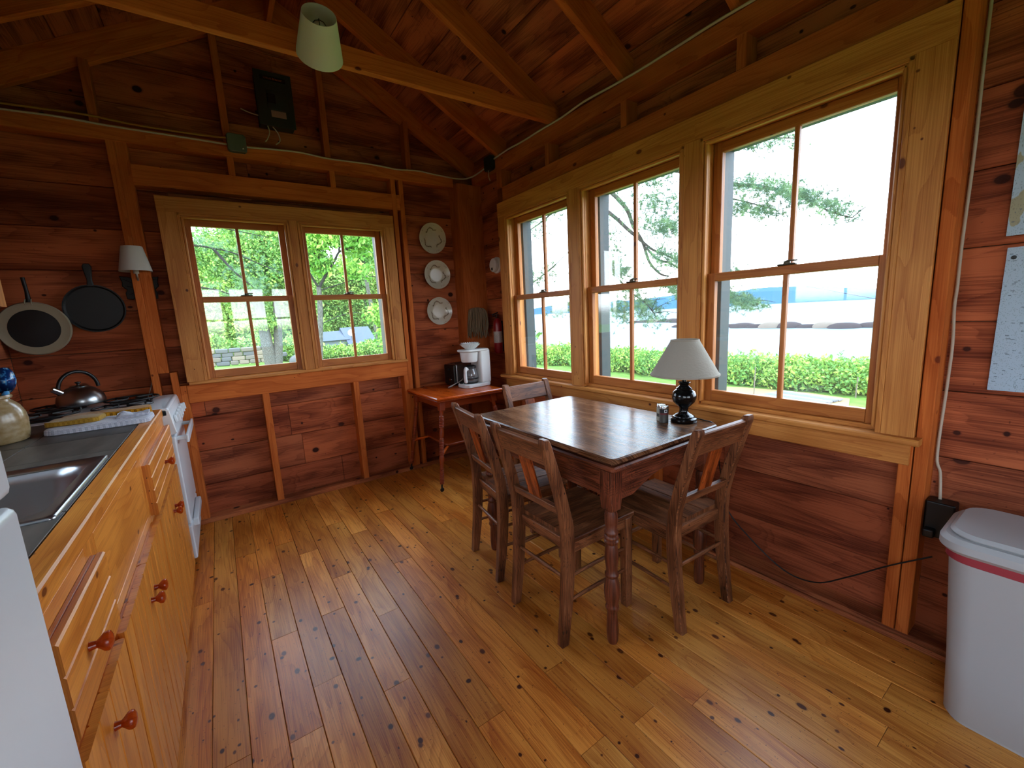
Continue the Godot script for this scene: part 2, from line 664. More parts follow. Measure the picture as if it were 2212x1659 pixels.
func build_shell() -> void:
	var none := 0.0
	# floor of narrow pine planks running towards the back wall
	var fl := struct("floor", "golden varnished pine plank floor with dark knots")
	var sub := BoxMesh.new()
	sub.size = Vector3(3.2, 0.1, 6.6)
	part(fl, "subfloor", sub, M.siding, at(Vector3(-1.37, -0.075, 3.04)))
	var pw := 0.0985
	var row := 0
	# cuts seen in the photograph, by row counted from the left
	var seen := {0: [1.08, 1.954], 1: [0.62], 2: [0.95, 1.464, 1.992], 3: [0.62, 1.818], 4: [0.82, 1.438], 5: [1.18, 1.991], 6: [0.56, 1.601], 7: [0.78, 2.303], 8: [1.25], 9: [0.6], 10: [1.55, 2.273], 11: [2.588], 12: [1.0], 13: [2.66], 16: [3.05]}
	for k in range(-8, 25):
		var x0 := -2.098 + pw * k
		var x1 := x0 + pw
		if x1 < LX or x0 > RX:
			continue
		x0 = maxf(x0, LX)
		x1 = minf(x1, RX)
		var cuts := [BZ]
		if seen.has(k):
			cuts.append_array(seen[k])
		var z: float = cuts[cuts.size() - 1] + rng.randf_range(0.9, 2.0)
		while z < FZ - 0.4:
			cuts.append(z)
			z += rng.randf_range(0.9, 2.2)
		cuts.append(FZ)
		for c in cuts.size() - 1:
			block(fl, "plank", M["floor_pine_%d" % (rng.randi() % 4)], Vector3(x0 + 0.0007, -0.022, cuts[c] + 0.0007), Vector3(x1 - 0.0007, rng.randf_range(-0.0006, 0.0006), cuts[c + 1] - 0.0007), 2, 0.0014)
		row += 1

	# ---- right wall, facing the water
	var wr := struct("wall_right", "board wall with exposed studs around the three tall windows")
	board_rows(wr, "z", RX, RX + 0.02, BZ, FZ, 0.0, 2.5795, [OPEN_RIGHT], none)
	siding(wr, "z", RX + 0.022, RX + 0.04, BZ - 0.06, FZ + 0.06, -0.15, 2.62, [OPEN_RIGHT])
	var sw: Material = M.stud_wood
	var sd: Material = M.stud_dark
	block(wr, "top_plate", sd, Vector3(0.02, 2.355, 0.055), Vector3(RX, 2.45, FZ), 2)
	block(wr, "header", sd, Vector3(0.02, 2.122, 0.43), Vector3(0.06, 2.228, 2.99), 2)
	block(wr, "sole_plate", M.grey_board, Vector3(0.022, 0.0, 0.05), Vector3(RX, 0.036, FZ), 2)
	block(wr, "floor_strip", M.grey_board, Vector3(0.002, 0.0, 0.05), Vector3(0.021, 0.02, FZ), 2, 0.006)
	for z in [2.915, 2.955]:
		block(wr, "stud", sw, Vector3(0.02, 0.036, z), Vector3(RX, 2.355, z + 0.036), 1)
	for z in [0.43, 0.466]:
		block(wr, "stud", sd, Vector3(0.02, 0.036, z), Vector3(RX, 2.355, z + 0.036), 1)
	for z in [3.62, 4.23, 4.84, 5.45]:
		block(wr, "stud", sw, Vector3(0.02, 0.036, z), Vector3(RX, 2.355, z + 0.04), 1)
	for z in [1.02, 1.66, 2.28]:
		block(wr, "stud", sd, Vector3(0.02, 2.228, z), Vector3(RX, 2.355, z + 0.04), 1)
	for z in [1.12, 1.84]:
		block(wr, "stud", sw, Vector3(0.03, 0.036, z), Vector3(RX, 0.68, z + 0.04), 1)
	# ---- corner post
	block(wr, "corner_post", sd, Vector3(-0.12, 0.0, BZ), Vector3(RX, 2.36, 0.045), 1)

	# ---- back wall
	var wb := struct("wall_back", "dark board gable wall with exposed studs and rafters")
	board_rows(wb, "x", BZ, BZ - 0.02, LX, RX, 0.0, 3.42, [OPEN_BACK], 3.40)
	siding(wb, "x", BZ - 0.022, BZ - 0.04, LX - 0.06, RX + 0.06, -0.15, 2.62, [OPEN_BACK])
	var gable := PackedVector2Array([Vector2(LX - 0.06, 2.62), Vector2(RX + 0.06, 2.62), Vector2(RIDGE, 3.50)])
	part(wb, "gable_cladding", prism(gable, 0.018), M.siding, at(Vector3(0, 0, BZ - 0.031)))
	block(wb, "top_plate", sw, Vector3(LX, 2.342, BZ), Vector3(-0.12, 2.428, -0.02), 0)
	block(wb, "header", sw, Vector3(-2.19, 2.118, BZ), Vector3(-0.60, 2.232, -0.022), 0)
	block(wb, "sill_beam", sw, Vector3(-2.115, 0.815, BZ), Vector3(-0.665, 0.93, -0.016), 0)
	block(wb, "sole_plate", M.grey_board, Vector3(LX, 0.0, BZ), Vector3(-0.12, 0.034, -0.018), 0)
	for s in [[-2.28, 0.034, 2.342], [-2.188, 0.034, 1.02], [-2.152, 0.034, 0.93], [-0.662, 0.034, 2.342], [-0.698, 0.034, 0.815], [-0.60, 0.034, 2.342]]:
		block(wb, "stud", sw, Vector3(s[0], s[1], BZ), Vector3(s[0] + 0.036, s[2], -0.02), 1)
	block(wb, "stud", sw, Vector3(-2.244, 1.02, BZ), Vector3(-2.19, 2.342, -0.024), 1)
	for x in [-1.715, -1.104]:
		block(wb, "stud", sw, Vector3(x, 0.034, BZ), Vector3(x + 0.042, 0.815, -0.02), 1)
		block(wb, "stud", sw, Vector3(x, 2.232, BZ), Vector3(x + 0.036, 2.342, -0.02), 1)
	for x in [-2.33, -1.716, -1.12, -0.52]:
		block(wb, "gable_stud", sd, Vector3(x, 2.428, BZ), Vector3(x + 0.04, roof_y(x + 0.02) + 0.02, -0.024), 1)

	# ---- left wall behind the kitchen
	var wl := struct("wall_left", "board wall behind the kitchen counter")
	board_rows(wl, "z", LX, LX - 0.02, BZ, FZ, 0.0, 2.5795, [OPEN_LEFT, OPEN_LEFT_REAR], none)
	siding(wl, "z", LX - 0.022, LX - 0.04, BZ - 0.06, FZ + 0.06, -0.15, 2.62, [OPEN_LEFT, OPEN_LEFT_REAR])
	block(wl, "top_plate", sd, Vector3(LX, 2.342, BZ), Vector3(-2.76, 2.45, FZ), 2)
	# ---- wall behind the camera
	var wf := struct("wall_front", "board gable wall behind the viewer")
	board_rows(wf, "x", FZ, FZ + 0.02, LX, RX, 0.0, 3.42, [OPEN_FRONT], 3.40)
	siding(wf, "x", FZ + 0.022, FZ + 0.04, LX - 0.06, RX + 0.06, -0.15, 2.62, [OPEN_FRONT])
	part(wf, "gable_cladding", prism(gable, 0.018), M.siding, at(Vector3(0, 0, FZ + 0.031)))

	# ---- roof: rafters, ties and boards
	var ce := struct("ceiling", "open board roof with exposed rafters")
	var rh := 0.135
	var drop := rh * 0.5 * sqrt(1.0 + PITCH * PITCH)
	for z in [-0.065, 0.436, 1.046, 1.656, 2.266, 2.876, 3.486, 4.096, 4.706, 5.316, 5.926]:
		for s in [-1.0, 1.0]:
			var far: float = RIDGE + s * 1.56
			beam(ce, "rafter", M.rafter_wood, Vector3(RIDGE, roof_y(RIDGE) + drop, z), Vector3(far, roof_y(far) + drop, z), rh, 0.042)
	block(ce, "ridge_board", M.rafter_wood, Vector3(RIDGE - 0.015, 3.20, BZ), Vector3(RIDGE + 0.015, 3.385, FZ), 2)
	for z in [1.086, 3.526]:
		block(ce, "tie_beam", M.stud_wood, Vector3(LX, 2.462, z - 0.019), Vector3(0.05, 2.552, z + 0.019), 0)
	var slope := Vector2(1.0, PITCH).normalized()
	var up_off := rh * sqrt(1.0 + PITCH * PITCH)
	for s in [-1.0, 1.0]:
		for k in 8:
			var d := 0.118 + 0.236 * k
			var x: float = RIDGE + s * d * slope.x
			var y: float = roof_y(x) + up_off + 0.011
			var nrm := Vector3(s * slope.y, slope.x, 0)
			var cut := [BZ - 0.08, rng.randf_range(1.2, 4.8), FZ + 0.08]
			for c in 2:
				beam(ce, "board", M["sheathing_%d" % (rng.randi() % 4)], Vector3(x, y, cut[c] + 0.001), Vector3(x, y, cut[c + 1] - 0.001), 0.02, 0.2335, nrm, 0.003)
		var far: float = RIDGE + s * 1.9 * slope.x
		var a := Vector3(RIDGE, roof_y(RIDGE) + up_off + 0.04, 3.04)
		var b := Vector3(far, roof_y(far) + up_off + 0.04, 3.04)
		beam(ce, "roof_deck", M.siding, a, b, 0.02, 6.7, Vector3(s * slope.y, slope.x, 0))

# ---------------------------------------------------------------- windows
# one double-hung unit. o: middle of the opening at its foot on the casing plane, right: along the wall, inward: into the room
func sash_window(called: String, label: String, o: Vector3, right: Vector3, inward: Vector3, w: float, h: float, rail: float) -> void:
	var root := Node3D.new()
	root.name = called
	add_child(root, true)
	tag(root, label, "", "", "structure")
	root.transform = Transform3D(Basis(right, Vector3.UP, inward), o)
	var hw := w * 0.5
	var c: Material = M.casing_pine
	# frame: side jambs, head, sill
	for s in [-1.0, 1.0]:
		block(root, "jamb", c, Vector3(minf(s * hw, s * (hw - 0.016)), 0.0, -0.15), Vector3(maxf(s * hw, s * (hw - 0.016)), h, 0.0), 1)
		for q in [[0.016, 0.030, -0.028, -0.006], [0.016, 0.026, -0.044, -0.030]]:
			var xa: float = s * (hw - q[0])
			var xb: float = s * (hw - q[1])
			block(root, "stop", c, Vector3(minf(xa, xb), 0.018, q[2]), Vector3(maxf(xa, xb), h - 0.016, q[3]), 1, 0.005)
		var xo: float = s * (hw - 0.002)
		var xi: float = s * (hw - 0.035)
		block(root, "outer_jamb", M.dark_green_paint, Vector3(minf(xo, xi), 0.0, -0.235), Vector3(maxf(xo, xi), h, -0.152), 1)
	block(root, "head_jamb", c, Vector3(-hw, h - 0.016, -0.15), Vector3(hw, h, 0.0), 0)
	for q in [[0.016, 0.030, -0.028, -0.006], [0.016, 0.026, -0.044, -0.030]]:
		block(root, "stop", c, Vector3(-hw + 0.016, h - q[1], q[2]), Vector3(hw - 0.016, h - q[0], q[3]), 0, 0.005)
	block(root, "outer_head", M.dark_green_paint, Vector3(-hw, h - 0.03, -0.235), Vector3(hw, h, -0.152), 0)
	block(root, "sill", c, Vector3(-hw, 0.0, -0.15), Vector3(hw, 0.018, -0.03), 0)
	block(root, "outer_sill", M.dark_green_paint, Vector3(-hw, -0.03, -0.25), Vector3(hw, 0.006, -0.152), 0)
	# sashes
	var iw := w - 0.036
	for q in [["lower_sash", -0.062, 0.018, rail + 0.018, 0.052, 0.036], ["upper_sash", -0.098, rail - 0.018, h - 0.017, 0.036, 0.044]]:
		var z: float = q[1]
		var y0: float = q[2]
		var y1: float = q[3]
		var st := 0.042
		var g := 0.013
		var x := iw * 0.5
		var l := []
		for s in [-1.0, 1.0]:
			l.append([timber(y1 - y0, st, 0.03, 0.003), Transform3D(Basis(Vector3.UP, Vector3.LEFT, Vector3.BACK), Vector3(s * (x - st * 0.5), (y0 + y1) * 0.5, z))])
		l.append([timber(iw - 2 * st, q[4], 0.029, 0.003), at(Vector3(0, y0 + q[4] * 0.5, z))])
		l.append([timber(iw - 2 * st, q[5], 0.029, 0.003), at(Vector3(0, y1 - q[5] * 0.5, z))])
		var sash := part(root, q[0], join(l), M.sash_pine)
		var gy0: float = y0 + q[4]
		var gy1: float = y1 - q[5]
		block(sash, "muntin", M.sash_pine, Vector3(-g * 0.7, gy0, z - 0.012), Vector3(g * 0.7, gy1, z + 0.013), 1, 0.004)
		for s in [-1.0, 1.0]:
			var pw := x - st - g * 0.5
			var b := BoxMesh.new()
			b.size = Vector3(pw, gy1 - gy0, 0.003)
			part(sash, "pane", b, M.glass, at(Vector3(s * (g * 0.5 + pw * 0.5), (gy0 + gy1) * 0.5, z - 0.004)))
	# lock on the meeting rail
	var lock := []
	lock.append([rbox(Vector3(0.07, 0.008, 0.022), 0.004), at(Vector3(0.0, rail + 0.022, -0.062))])
	lock.append([lathe([Vector2(0, 0.0), Vector2(0.014, 0.0), Vector2(0.013, 0.012), Vector2(0, 0.014)], 12), at(Vector3(0.0, rail + 0.024, -0.062))])
	lock.append([rbox(Vector3(0.04, 0.006, 0.008), 0.003), Transform3D(Basis(Vector3.UP, 0.5), Vector3(0.02, rail + 0.036, -0.056))])
	part(root, "lock", join(lock), M.window_lock)

func build_windows() -> void:
	var back := Vector3(0, 0, 1)
	var left := Vector3(-1, 0, 0)
	# three units facing the water
	var y0 := 0.783
	var h := 1.228
	var lab := ["tall double-hung pine window nearest the room corner", "tall double-hung pine window between its two neighbours", "tall double-hung pine window beside the wall charts"]
	var k := 1
	for s in [[0.528, 1.259], [1.339, 2.056], [2.137, 2.862]]:
		sash_window("window_%d" % k, lab[k - 1], Vector3(0.0, y0, (s[0] + s[1]) * 0.5), Vector3(0, 0, 1), left, s[1] - s[0], h, 0.612)
		k += 1
	# two units in the back wall
	var lb := ["double-hung pine window beside the wall lamp", "double-hung pine window beside the hanging plates"]
	for s in [[-2.018, -1.411], [-1.359, -0.745]]:
		sash_window("window_%d" % k, lb[k - 4], Vector3((s[0] + s[1]) * 0.5, 0.938, 0.0), Vector3(1, 0, 0), back, s[1] - s[0], 1.04, 0.523)
		k += 1
	# windows out of view that light the room
	sash_window("window_6", "window over the sink", Vector3(-2.76, 1.17, 1.8), Vector3(0, 0, -1), Vector3(1, 0, 0), 1.04, 0.80, 0.40)
	for q in 3:
		sash_window("window_%d" % (7 + q), "window in the left wall behind the viewer", Vector3(-2.76, 0.80, 3.86 + 0.74 * q), Vector3(0, 0, -1), Vector3(1, 0, 0), 0.70, 1.25, 0.62)
		sash_window("window_%d" % (10 + q), "window in the wall behind the viewer", Vector3(-2.06 + 0.71 * q, 0.80, 6.1), Vector3(-1, 0, 0), Vector3(0, 0, -1), 0.67, 1.25, 0.62)

	# casings of the water side
	var t := struct("trim_1", "flat pine casing around the three tall windows")
	var c: Material = M.casing_pine
	block(t, "side_casing", c, Vector3(0.0, 0.783, 0.4453), Vector3(0.02, 2.011, 0.528), 1)
	block(t, "side_casing", c, Vector3(0.0, 0.783, 2.862), Vector3(0.02, 2.011, 2.9526), 1)
	block(t, "mullion_casing", c, Vector3(0.0, 0.783, 1.259), Vector3(0.02, 2.011, 1.339), 1)
	block(t, "mullion_casing", c, Vector3(0.0, 0.783, 2.056), Vector3(0.02, 2.011, 2.137), 1)
	block(t, "head_casing", c, Vector3(0.0, 2.011, 0.4453), Vector3(0.02, 2.1174, 2.9526), 2)
	block(t, "stool", c, Vector3(-0.03, 0.760, 0.41), Vector3(0.06, 0.783, 2.972), 2, 0.005)
	block(t, "apron", c, Vector3(0.004, 0.68, 0.4453), Vector3(0.022, 0.760, 2.945), 2)
	for z in [1.299, 2.0965]:
		block(t, "mullion_post", M.siding, Vector3(0.021, 0.76, z - 0.039), Vector3(0.23, 2.04, z + 0.039), 1)
	block(t, "side_filler", M.siding, Vector3(0.021, 0.745, 0.50), Vector3(0.13, 2.045, 0.527), 1)
	block(t, "side_filler", M.siding, Vector3(0.021, 0.745, 2.863), Vector3(0.13, 2.045, 2.89), 1)
	block(t, "head_filler", M.siding, Vector3(0.021, 2.012, 0.50), Vector3(0.13, 2.05, 2.89), 2)
	block(t, "sill_filler", M.siding, Vector3(0.07, 0.735, 0.50), Vector3(0.13, 0.782, 2.89), 2)
	# casings of the back wall
	var u := struct("trim_2", "flat pine casing around the back window pair")
	block(u, "side_casing", c, Vector3(-2.1088, 0.951, -0.02), Vector3(-2.018, 1.978, 0.0), 1)
	block(u, "side_casing", c, Vector3(-0.745, 0.951, -0.02), Vector3(-0.6761, 1.978, 0.0), 1)
	block(u, "mullion_casing", c, Vector3(-1.411, 0.951, -0.02), Vector3(-1.359, 1.978, -0.006), 1)
	block(u, "head_casing", c, Vector3(-2.1088, 1.978, -0.02), Vector3(-0.6761, 2.0662, 0.0), 0)
	block(u, "stool", c, Vector3(-2.1, 0.931, -0.11), Vector3(-0.66, 0.951, 0.006), 0, 0.004)
	block(u, "mullion_post", M.siding, Vector3(-1.41, 0.93, -0.23), Vector3(-1.36, 2.0, -0.021), 1)
	block(u, "side_filler", M.siding, Vector3(-2.05, 0.925, -0.13), Vector3(-2.019, 2.005, -0.021), 1)
	block(u, "side_filler", M.siding, Vector3(-0.744, 0.925, -0.13), Vector3(-0.715, 2.005, -0.021), 1)
	block(u, "head_filler", M.siding, Vector3(-2.05, 1.979, -0.13), Vector3(-0.715, 2.01, -0.021), 0)
	# out of view
	var w := struct("trim_3", "casing around the window over the sink")
	for p in panel_with_holes(Vector2(1.2, 1.1), Vector2(2.4, 2.06), [[1.28, 2.32, 1.17, 1.97]]):
		block(w, "casing", c, Vector3(-2.76, p[2], p[0]), Vector3(-2.74, p[3], p[1]), 2)
		block(w, "filler", M.siding, Vector3(LX - 0.02, p[2], p[0]), Vector3(-2.76, p[3], p[1]), 2)
	var y := struct("trim_4", "casing around the windows in the left wall behind the viewer")
	for p in panel_with_holes(Vector2(3.4, 0.7), Vector2(5.8, 2.15), [[3.51, 4.21, 0.80, 2.05], [4.25, 4.95, 0.80, 2.05], [4.99, 5.69, 0.80, 2.05]]):
		block(y, "casing", c, Vector3(-2.76, p[2], p[0]), Vector3(-2.74, p[3], p[1]), 2)
		block(y, "filler", M.siding, Vector3(LX - 0.02, p[2], p[0]), Vector3(-2.76, p[3], p[1]), 2)
	var v := struct("trim_5", "casing around the windows behind the viewer")
	for p in panel_with_holes(Vector2(-2.5, 0.7), Vector2(-0.2, 2.15), [[-2.395, -1.725, 0.80, 2.05], [-1.685, -1.015, 0.80, 2.05], [-0.975, -0.305, 0.80, 2.05]]):
		block(v, "casing", c, Vector3(p[0], p[2], 6.08), Vector3(p[1], p[3], 6.1), 0)
		block(v, "filler", M.siding, Vector3(p[0], p[2], 6.1), Vector3(p[1], p[3], FZ + 0.02), 0)

# ---------------------------------------------------------------- kitchen
func knob_mesh() -> ArrayMesh:
	return lathe([Vector2(0.0, 0.0), Vector2(0.009, 0.0), Vector2(0.0075, 0.006), Vector2(0.0065, 0.012), Vector2(0.011, 0.017), Vector2(0.016, 0.022), Vector2(0.0175, 0.027), Vector2(0.016, 0.031), Vector2(0.010, 0.034), Vector2(0.0, 0.035)], 20)

# overlay door or drawer front of boards; face looks towards +x
func cabinet_front(cab: Node, called: String, y0: float, y1: float, z0: float, z1: float, upright: bool, count: int, knobs: Array) -> void:
	var x0 := -2.2
	var back := part(cab, called, timber(z1 - z0 - 0.004, y1 - y0 - 0.004, 0.008, 0.001), M.cabinet_pine, Transform3D(Basis(Vector3.BACK, Vector3.UP, Vector3.LEFT), Vector3(x0 + 0.004, (y0 + y1) * 0.5, (z0 + z1) * 0.5)))
	var inv := back.transform.affine_inverse()
	for k in count:
		var lo: Vector3
		var hi: Vector3
		if upright:
			lo = Vector3(x0 + 0.008, y0, lerpf(z0, z1, float(k) / count))
			hi = Vector3(x0 + 0.024, y1, lerpf(z0, z1, float(k + 1) / count))
		else:
			lo = Vector3(x0 + 0.008, lerpf(y0, y1, float(k) / count), z0)
			hi = Vector3(x0 + 0.024, lerpf(y0, y1, float(k + 1) / count), z1)
		var b := block(back, "board", M.cabinet_pine, lo, hi, 1 if upright else 2, 0.0035)
		b.transform = inv * b.transform
	for kp in knobs:
		var kn := part(back, "knob", knob_mesh(), M.knob_wood)
		kn.transform = inv * Transform3D(Basis(Vector3.FORWARD, Vector3.RIGHT, Vector3.DOWN), Vector3(x0 + 0.022, kp[0], kp[1]))

func cabinet(label: String, z0: float, z1: float, far_end: bool) -> Node3D:
	var c := thing("base_cabinet", label, "cabinet", Vector3.ZERO, 0.0, "pine base cabinets under the worktop")
	var l := []
	l.append(box_mesh(Vector3(-2.84, 0.0, z0), Vector3(-2.22, 0.842, z0 + 0.016)))
	l.append(box_mesh(Vector3(-2.84, 0.0, z1 - 0.016), Vector3(-2.22, 0.842, z1)))
	l.append(box_mesh(Vector3(-2.84, 0.0, z0), Vector3(-2.82, 0.842, z1)))
	l.append(box_mesh(Vector3(-2.84, 0.05, z0), Vector3(-2.22, 0.066, z1)))
	part(c, "carcass", join(l), M.cabinet_pine)
	# face frame
	block(c, "stile", M.cabinet_pine, Vector3(-2.22, 0.0, z0), Vector3(-2.2, 0.842, z0 + 0.04), 1)
	block(c, "stile", M.cabinet_pine, Vector3(-2.22, 0.0, z1 - 0.04), Vector3(-2.2, 0.842, z1), 1)
	block(c, "rail", M.cabinet_pine, Vector3(-2.22, 0.0, z0 + 0.04), Vector3(-2.2, 0.05, z1 - 0.04), 2)
	block(c, "rail", M.cabinet_pine, Vector3(-2.22, 0.58, z0 + 0.04), Vector3(-2.2, 0.63, z1 - 0.04), 2)
	return c

func build_kitchen() -> void:
	wood("knob_wood", M.cabinet_pine.albedo_texture, Vector2(0.3, 1.0), Color(0.74, 0.36, 0.14), 0.25, 0.5)
	var tile := [mat("tile_a", Color(0.36, 0.34, 0.31), 0.42), mat("tile_b", Color(0.40, 0.375, 0.34), 0.42), mat("tile_c", Color(0.33, 0.32, 0.30), 0.42)]
	var nz := FastNoiseLite.new()
	nz.seed = 5
	nz.frequency = 0.012
	var tt := NoiseTexture2D.new()
	tt.noise = nz
	tt.width = 256
	tt.height = 256
	tt.seamless = true
	var ramp := Gradient.new()
	ramp.set_color(0, Color(0.72, 0.72, 0.72))
	ramp.set_color(1, Color(1, 1, 1))
	tt.color_ramp = ramp
	for t in tile:
		t.albedo_texture = tt
		t.uv1_scale = Vector3(4, 1.2, 1)
	mat("grout", Color(0.42, 0.41, 0.39), 0.9)

	# ---- base cabinets
	var a := cabinet("pine base cabinet with grooved drawer, beside the white stove", 0.578, 1.384, true)
	block(a, "rail", M.cabinet_pine, Vector3(-2.22, 0.79, 0.618), Vector3(-2.2, 0.842, 1.344), 2)
	cabinet_front(a, "drawer", 0.612, 0.806, 0.60, 1.376, false, 4, [[0.71, 0.985]])
	cabinet_front(a, "door", 0.035, 0.592, 0.59, 0.98, true, 5, [[0.49, 0.945]])
	cabinet_front(a, "door", 0.035, 0.592, 0.984, 1.374, true, 5, [[0.49, 1.02]])
	var b := cabinet("pine sink cabinet with plain apron and grooved double doors", 1.386, 2.104, false)
	block(b, "apron_board", M.cabinet_pine, Vector3(-2.22, 0.63, 1.426), Vector3(-2.2, 0.842, 2.064), 2)
	cabinet_front(b, "door", 0.035, 0.602, 1.40, 1.745, true, 5, [[0.50, 1.71]])
	cabinet_front(b, "door", 0.035, 0.602, 1.749, 2.095, true, 5, [[0.50, 1.785]])
	var c := cabinet("pine base cabinet half hidden behind the refrigerator", 2.106, 2.46, false)
	block(c, "rail", M.cabinet_pine, Vector3(-2.22, 0.80, 2.146), Vector3(-2.2, 0.842, 2.42), 2)
	cabinet_front(c, "drawer", 0.64, 0.812, 2.115, 2.45, false, 3, [[0.725, 2.33]])
	cabinet_front(c, "door", 0.035, 0.60, 2.115, 2.45, true, 4, [[0.53, 2.30]])

	# ---- worktop: tiles with a pine nosing, sink cut out
	var wt := thing("worktop", "grey tiled kitchen worktop with pine front edge", "worktop")
	var l := []
	for p in panel_with_holes(Vector2(-2.84, 0.578), Vector2(-2.246, 2.46), [[-2.63, -2.285, 1.54, 2.0]]):
		l.append(box_mesh(Vector3(p[0], 0.843, p[2]), Vector3(p[1], 0.879, p[3])))
	part(wt, "bed", join(l), M.grout)
	block(wt, "nosing", M.cabinet_pine, Vector3(-2.2455, 0.843, 0.574), Vector3(-2.196, 0.8865, 2.46), 2, 0.004)
	var zs := [0.579, 0.80, 1.10, 1.40, 1.539]
	var cells := []
	for q in [[-2.838, -2.541, 0.579, 0.795], [-2.539, -2.2475, 0.579, 0.795], [-2.838, -2.541, 0.797, 1.095], [-2.539, -2.2475, 0.797, 1.095], [-2.838, -2.541, 1.097, 1.395], [-2.539, -2.2475, 1.097, 1.395], [-2.838, -2.541, 1.397, 1.5385], [-2.539, -2.2475, 1.397, 1.5385], [-2.838, -2.632, 1.5405, 1.7], [-2.838, -2.632, 1.702, 2.0], [-2.283, -2.2475, 1.5405, 2.0], [-2.838, -2.541, 2.002, 2.3], [-2.539, -2.2475, 2.002, 2.3], [-2.838, -2.541, 2.302, 2.46], [-2.539, -2.2475, 2.302, 2.46]]:
		var s := Vector3(q[1] - q[0], 0.007, q[3] - q[2])
		part(wt, "tile", rbox(s, 0.002, 1), tile[rng.randi() % 3], at(Vector3((q[0] + q[1]) * 0.5, 0.8815, (q[2] + q[3]) * 0.5)))

	# ---- sink
	var sk := thing("sink", "stainless steel kitchen sink let into the tiled worktop", "sink", Vector3(-2.4575, 0.885, 1.77))
	var m := Mb.new()
	var loops := []
	# outline loops from the rim inwards and down: half size x, half size z, corner radius, height
	for q in [[0.2025, 0.277, 0.012, 0.0], [0.2025, 0.277, 0.012, 0.006], [0.196, 0.270, 0.012, 0.008], [0.190, 0.264, 0.02, 0.006], [0.172, 0.238, 0.06, 0.004], [0.166, 0.230, 0.07, -0.004], [0.160, 0.222, 0.08, -0.03], [0.150, 0.210, 0.08, -0.14], [0.135, 0.195, 0.09, -0.160], [0.06, 0.09, 0.05, -0.166]]:
		var o := rounded(q[0] * 2, q[1] * 2, q[2], 6)
		var lp := []
		for p in o:
			lp.append(Vector3(p.x, q[3], p.y))
		loops.append(lp)
	var st := SurfaceTool.new()
	st.begin(Mesh.PRIMITIVE_TRIANGLES)
	st.set_smooth_group(0)
	for k in loops.size() - 1:
		var cnt: int = loops[k].size()
		for j in cnt:
			var p0: Vector3 = loops[k][j]
			var p1: Vector3 = loops[k][(j + 1) % cnt]
			var p2: Vector3 = loops[k + 1][(j + 1) % cnt]
			var p3: Vector3 = loops[k + 1][j]
			for v in [p0, p1, p2, p0, p2, p3]:
				st.add_vertex(v)
	var last: Array = loops[loops.size() - 1]
	for j in last.size():
		for v in [last[j], last[(j + 1) % last.size()], Vector3(0, -0.168, 0)]:
			st.add_vertex(v)
	st.index()
	st.generate_normals()
	part(sk, "basin", st.commit(), M.steel)
	part(sk, "drain", lathe([Vector2(0.0, 0.0), Vector2(0.035, 0.0), Vector2(0.045, 0.004), Vector2(0.05, 0.002), Vector2(0.05, 0.0)], 24), M.steel_bright, at(Vector3(0, -0.1675, 0)))

	build_stove()
	build_fridge()
	build_counter_things()

